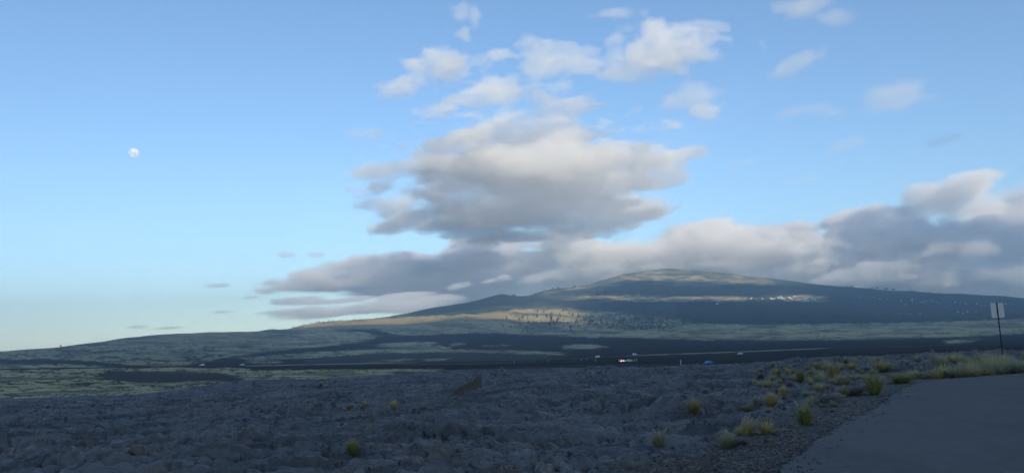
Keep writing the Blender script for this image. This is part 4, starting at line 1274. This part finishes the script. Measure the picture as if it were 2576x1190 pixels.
def vehicle(name, kind, paint, P, rz, label, cat, tails=False, group=None):
    root = empty(name, P, rz); tag(root, label, cat, group)
    body, cab = PROF[kind]
    W = 0.9
    def hull(bm, prof, w0, w1, mi=0):
        a = [bm.verts.new((x, -(w0 if i in (0, len(prof) - 1) else w1), z)) for i, (x, z) in enumerate(prof)]
        b = [bm.verts.new((x, (w0 if i in (0, len(prof) - 1) else w1), z)) for i, (x, z) in enumerate(prof)]
        fs = [bm.faces.new(a[::-1]), bm.faces.new(b)]
        n = len(prof)
        for i in range(n): fs.append(bm.faces.new((a[i], a[(i + 1) % n], b[(i + 1) % n], b[i])))
        for q in fs: q.material_index = mi
        return fs
    bm = bmesh.new(); hull(bm, body, W, W * .98)
    done(bm, 'body', paint, root, bevel=0.05)
    bm = bmesh.new(); hull(bm, cab, W * .95, W * .78)
    done(bm, 'cabin', paint, root, bevel=0.04)
    cx = sum(p[0] for p in cab) / 4
    z0 = cab[0][1] + 0.08; z1 = cab[1][1] - 0.12
    xa = cab[0][0] + 0.32; xb = cab[3][0] - 0.35 if kind != 'van' else 0.2
    for s in (-1, 1):
        bm = bmesh.new()
        q = [(xa, s * (W * .94), z0), (xb, s * (W * .94), z0), (xb - .3, s * (W * .83), z1), (cab[1][0] + .12, s * (W * .83), z1)]
        v = [bm.verts.new((x, y + s * 0.012, z)) for x, y, z in q]; v2 = [bm.verts.new((x, y - s * .03, z)) for x, y, z in q]
        bm.faces.new(v); bm.faces.new(v2[::-1])
        for i in range(4): bm.faces.new((v[i], v2[i], v2[(i + 1) % 4], v[(i + 1) % 4]))
        done(bm, 'side_window', M_GLASS, root)
    for x in (body[0][0] + 0.75, body[-1][0] - 0.8):
        for s in (-1, 1):
            bm = bmesh.new(); bmesh.ops.create_cone(bm, cap_ends=True, segments=18, radius1=.33, radius2=.33, depth=.22, matrix=Matrix.Translation((x, s * .82, .33)) @ Matrix.Rotation(math.pi / 2, 4, 'X'))
            done(bm, 'wheel', M_TYRE, root)
    if tails:
        for s in (-1, 1):
            bm = bmesh.new(); box(bm, (2.27, s * .68, .82), (.06, .34, .30)); done(bm, 'tail_light', M_TAIL, root, bevel=.02)
    return root
def hwy(X, lane): 
    az = float(az_te(np.array(float(X)), np.array(905.0))[0]); x = (900 + lane) * math.tan(az)
    return (x, 900 + lane, HZ(x) + 0.01)
G_V = 'vehicles on the distant road'
vehicle('white_van', 'van', M_WHITE, hwy(508, -2), 0, 'white van farthest left on the distant highway', 'van', group=G_V)
vehicle('pickup_truck', 'pickup', M_WHITE, hwy(610, -2), 0, 'white pickup following right behind the leftmost van on the distant highway', 'pickup', group=G_V)
vehicle('white_van', 'van', M_WHITE, hwy(1503, -2), 0, 'low white van on the distant highway beside the marker posts', 'van', group=G_V)
vehicle('white_van', 'van', M_WHITE, hwy(1598, 2), math.pi, 'white van above the car with red lights, where the pale road line begins', 'van', group=G_V)
vehicle('pickup_truck', 'pickup', M_WHITE, drop(1862, 891.5, 300), 0.1, 'white pickup alone just below the pale road line', 'pickup', group=G_V)
vehicle('parked_car', 'car', M_BLUE, drop(1783, 916.5, 300) + np.array((0, 0, .1)), 0.5, 'blue car at the edge of the lava field', 'car', group=G_V)
vehicle('parked_car', 'car', M_SILVER, drop(1563, 911.5, 300) + np.array((0, 0, .1)), rad(-80), 'car seen from behind with both red tail lights lit', 'car', True, group=G_V)
vehicle('parked_car', 'car', M_SILVER, drop(1582, 910.5, 300) + np.array((0, 0, .1)), 0.2, 'silver car standing right of the car with red lights', 'car', group=G_V)

# roadside marker posts
def marker_mesh():
    bm = bmesh.new()
    box(bm, (0, 0, .62), (.13, .04, 1.24))
    box(bm, (0, -.03, 1.05), (.10, .02, .16))
    for f in bm.faces: f.material_index = 1 if f.calc_center_median().y < -0.025 else 0
    bmesh.ops.recalc_face_normals(bm, faces=bm.faces)
    me = bpy.data.meshes.new('marker_post'); bm.to_mesh(me); bm.free()
    me.materials.append(M_WHITE); me.materials.append(plain('reflector', (.7, .7, .72), .2)); return me
MK = marker_mesh()
for X, Y in ((1293, 913), (1379, 909), (1462, 907), (1477, 904), (1485, 900.5), (1498, 908), (1557, 908), (1597, 908.5), (1602, 908.5), (1713, 918)):
    P = drop(X, Y, 300); o = link_mesh('marker_post', MK); o.location = P; o.rotation_euler = (0, 0, random.uniform(-.3, .3))
    o.scale = (1.6, 1.6, 1.35)
    tag(o, 'white marker post by the far road junction in front of the vans', 'marker post', 'white roadside marker posts')

# ------------------------------------------------------------------ trees
def crown(rng, n, shape, size):
    V = []; F = []; S = []
    for i in range(n):
        u = rng.random()
        if shape == 'cone': R = 0.30 * (1 - u) ** .8 + .04; z = .15 + .85 * u
        elif shape == 'tall': R = .26 * math.sin(math.pi * min(1, u * .86 + .10)) + .02; z = .14 + .86 * u
        else: R = .44 * math.sin(math.pi * (u * .8 + .16)); z = .28 + .68 * u
        a = rng.uniform(0, 6.283); q = math.sqrt(rng.random()) * R * (1 + .3 * math.sin(3 * a + 7 * u))
        c = np.array((math.cos(a) * q, math.sin(a) * q, z))
        e1 = rng.standard_normal(3); e1 /= np.linalg.norm(e1); e2 = np.cross(e1, rng.standard_normal(3)); e2 /= np.linalg.norm(e2)
        s = size * rng.uniform(.6, 1.3)
        s0 = len(V)
        V += [tuple(c + e1 * s), tuple(c + e2 * s * .7), tuple(c - e1 * s), tuple(c - e2 * s * .7)]
        F.append((s0, s0 + 1, s0 + 2, s0 + 3)); S += [rng.random()] * 4
    return V, F, S
def tree_mesh(seed, shape, n=150):
    rng = np.random.default_rng(seed)
    V, F, S = crown(rng, n, shape, .075)
    fm = [0] * len(F)
    limbs = [((0, 0, -.04), (0.01, 0, .62), .022)] + [((0, 0, .25 + .12 * k), (.2 * math.cos(k * 2.2), .2 * math.sin(k * 2.2), .45 + .12 * k), .010) for k in range(4)]
    for a, b, r in limbs:
        a = np.array(a); b = np.array(b); s0 = len(V)
        for p, rr in ((a, r), (b, r * .35)):
            for k in range(5): V.append((p[0] + rr * math.cos(k * 1.2566), p[1] + rr * math.sin(k * 1.2566), p[2])); S.append(.5)
        for k in range(5): F.append((s0 + k, s0 + (k + 1) % 5, s0 + 5 + (k + 1) % 5, s0 + 5 + k)); fm.append(1)
    me = mesh_np('tree', V, F, [M_LEAF, M_BARK], smooth=False, fm=fm)
    add_attr(me, 'shade', np.array(S))
    return me
t = NT('dark_leaves'); k_ = t.attr('shade').outputs['Fac']
M_LEAF = t.surf(t.mix(k_, (0.016, 0.030, 0.018), (0.045, 0.070, 0.035)), 0.8)
M_BARK = plain('bark', (0.06, 0.05, 0.045), .95)
TM = [tree_mesh(31, 'cone'), tree_mesh(32, 'tall'), tree_mesh(33, 'round', 240), tree_mesh(34, 'tall', 130)]
tr = np.random.default_rng(88)
def tree(P, hpx, kind, label, group, wide=1.0):
    D = math.hypot(P[0], P[1]); h = hpx * D / FOC
    o = link_mesh('tree', TM[kind]); o.location = (P[0], P[1], P[2] - .03 * h)
    o.rotation_euler = (0, 0, tr.uniform(0, 6.28)); s = h * tr.uniform(.9, 1.35) * wide
    o.scale = (s, s, h)
    tag(o, label, 'tree', group)
def skyline_point(X):
    az = float(az_te(np.array(float(X)), np.array(800.0))[0]); r = float(np.interp(az, _RAZ, _RX[:, 1])) * 0.985
    x, y = r * math.sin(az), r * math.cos(az)
    return np.array([x, y, float(ground_z(np.array([x]), np.array([y]))[0])])
n_tree = 0
for k in range(78):
    X = 738 + 540 * ((k + tr.random()) / 78) ** 1.25
    tree(skyline_point(X), tr.uniform(2.0, 5.0) if X > 840 else tr.uniform(2.5, 7), int(tr.choice([0, 1, 3])), 'tiny dark tree in the row along the left skyline of the mountain', 'trees along the left skyline'); n_tree += 1
for k in range(26):
    X = tr.uniform(1285, 1500)
    tree(skyline_point(X), tr.uniform(3.5, 6.5), int(tr.choice([0, 1, 2])), 'tiny dark tree on the skyline above the grey knoll', 'trees on the skyline right of the knoll'); n_tree += 1
def in_field(n, polys, hr, label, group, kinds=(0, 1, 3)):
    global n_tree
    c = 0
    while c < n:
        poly = polys[int(tr.integers(len(polys)))]
        a = np.array(poly); X = tr.uniform(a[:, 0].min(), a[:, 0].max()); Y = tr.uniform(a[:, 1].min(), a[:, 1].max())
        if not inpoly(np.array([X]), np.array([Y]), poly)[0]: continue
        if float(fbm(np.array([X / 26.0]), np.array([Y / 7.0]), 2, 600)[0]) < 0.0 and tr.random() < .85: continue
        tree(drop(X, Y), tr.uniform(*hr) * (0.7 + 0.6 * tr.random()), int(tr.choice(kinds)), label, group); c += 1; n_tree += 1
in_field(34, [[(1262, 806), (1300, 790), (1420, 780), (1480, 792), (1470, 812), (1320, 816)]], (5, 9), 'dark upright tree on the pale sunlit patch of the middle slope', 'trees on the sunlit patch')
in_field(26, [[(1330, 811), (1570, 811), (1570, 818), (1330, 818)]], (5, 9), 'dark tree in the line along the foot of the sunlit patch', 'trees in the line below the sunlit patch')
in_field(62, [[(1480, 800), (1600, 790), (1700, 804), (1740, 828), (1600, 834), (1500, 826)]], (4.5, 8), 'dark tree in the open wood right of the sunlit patch', 'trees in the open wood')
in_field(22, [[(1230, 820), (1440, 818), (1560, 836), (1300, 838)]], (4, 8), 'single dark tree scattered on the olive slope below the wood', 'trees scattered on the olive slope')
in_field(22, [[(1480, 741), (1600, 738), (1720, 743), (1600, 748)]], (3.5, 6), 'small tree along the dark edge below the wooded cone', 'trees below the wooded cone')
in_field(10, [[(1360, 738), (1560, 722), (1560, 726), (1380, 742)]], (2.5, 4.5), 'speck of a tree on the upper sunlit ridge', 'trees on the upper sunlit ridge')
for X, w in ((2138, 1.6), (2150, 1.9), (2200, 1.8), (2213, 1.5), (2236, 1.6), (2254, 1.4), (2300, 1.4), (2345, 1.3)):
    tree(skyline_point(X), tr.uniform(4.5, 6.5), 2, 'broad dark tree clump on the right skyline above the village', 'broad trees on the right skyline', w)
tree(skyline_point(155), 6, 2, 'lone dark bush on the far left skyline', None)

# ------------------------------------------------------------------ houses of the hillside village
def house_mesh(seed, wall, roof):
    rng = np.random.default_rng(seed)
    L, W, H, G = 1.0, .62, .32, .22
    bm = bmesh.new()
    box(bm, (0, 0, H / 2 - .15), (L, W, H + .3))
    for f in bm.faces: f.material_index = 0
    e = .06
    a = [bm.verts.new(p) for p in ((-L / 2 - e, -W / 2 - e, H - .02), (L / 2 + e, -W / 2 - e, H - .02), (L / 2 + e, 0, H + G), (-L / 2 - e, 0, H + G), (-L / 2 - e, W / 2 + e, H - .02), (L / 2 + e, W / 2 + e, H - .02))]
    for q in ((0, 1, 2, 3), (3, 2, 5, 4), (1, 5, 2), (0, 3, 4), (0, 4, 5, 1)):
        f = bm.faces.new([a[i] for i in q]); f.material_index = 1 if len(q) == 4 else 0
    for x in (-.3, 0.0, .3):
        s = set(bm.faces)
        box(bm, (x, -W / 2 - .004, .17), (.13, .02, .14 if x else .24))
        for f in bm.faces:
            if f not in s: f.material_index = 2
    bmesh.ops.recalc_face_normals(bm, faces=bm.faces)
    me = bpy.data.meshes.new('house'); bm.to_mesh(me); bm.free()
    for m in (wall, roof, M_GLASS): me.materials.append(m)
    return me
wl = [plain('cream_wall', (.72, .66, .52), .9, var=.05), plain('white_wall', (.82, .80, .76), .9, var=.04), plain('tan_wall', (.60, .48, .34), .9, var=.06)]
rf = [plain('pale_roof', (.62, .58, .52), .8), plain('red_brown_roof', (.30, .20, .15), .8), plain('grey_roof', (.40, .40, .40), .8), plain('white_roof', (.85, .83, .80), .8)]
HM = [house_mesh(i, wl[a], rf[b]) for i, (a, b) in enumerate(((0, 0), (1, 3), (2, 1), (1, 2), (0, 3), (1, 0)))]
hr = np.random.default_rng(99)
def house(X, Y, w, label, group, kinds=(0, 1, 2, 3, 4, 5)):
    P = drop(X, Y); D = math.hypot(P[0], P[1])
    o = link_mesh('house', HM[int(hr.choice(kinds))]); s = w * D / FOC
    o.location = (P[0], P[1], P[2]); o.rotation_euler = (0, 0, hr.uniform(-.5, .5) - math.atan2(P[0], P[1])); o.scale = (s, s, s * 1.15)
    tag(o, label, 'house', group)
for u, v in ((70, 245), (210, 240), (245, 247), (330, 230), (380, 217), (430, 235), (440, 266), (475, 225), (515, 217), (500, 280), (565, 270), (605, 207), (632, 206), (637, 266), (655, 240), (700, 256), (725, 266), (760, 242), (775, 290), (803, 240),
             (815, 278), (828, 236), (850, 272), (877, 266), (890, 285), (906, 256), (922, 262), (915, 242), (950, 237), (960, 267), (350, 235), (400, 245), (455, 250), (545, 240), (585, 245), (790, 265), (840, 290), (680, 262), (530, 225)):
    house(1908 + .1482 * u, 716.2 + .1482 * v, hr.uniform(2.4, 4.6), 'small bright sunlit house in the tight village cluster on the slope', 'sunlit village houses', (0, 1, 4, 5, 0, 2))
for u, v in ((1290, 582), (1312, 575), (1740, 585), (1772, 582), (1800, 586), (1838, 585), (1895, 588), (1912, 582), (1962, 590), (2030, 586), (2112, 586), (2127, 590), (2150, 585), (1690, 580), (1860, 588)):
    house(1431 + .2405 * u, 611.2 + .2405 * v, hr.uniform(1.8, 3.2), 'small house in the thin row running left from the bright village', 'row of houses left of the village')
house(1431 + .2405 * 1552, 611.6 + .2405 * 640, 5.0, 'lone white house on the dark slope below the row of houses', None, (1,))
for u, v in ((1090, 425), (1160, 425), (1200, 427), (1250, 442), (1305, 442), (1415, 461), (1500, 441), (1500, 456), (1580, 466), (1612, 456), (1600, 471), (1640, 452), (1660, 446), (1662, 461), (1755, 461), (1795, 471), (1795, 495), (1880, 471), (1925, 482), (1933, 541), (1862, 546), (1900, 551),
             (2010, 482), (2042, 491), (2075, 491), (2235, 482), (2280, 486), (1450, 486), (1400, 556), (1478, 561), (1496, 556), (870, 414), (1045, 460), (1720, 472), (1560, 471), (1525, 442), (1690, 466), (1840, 468), (1600, 458), (2120, 470), (1340, 520), (1770, 505), (1565, 560), (2000, 545), (2150, 495)):
    house(1813 + .3207 * u, 611.0 + .3207 * v, hr.uniform(1.5, 3.4), 'dim house in shade scattered over the dark right slope', 'shaded houses on the right slope')
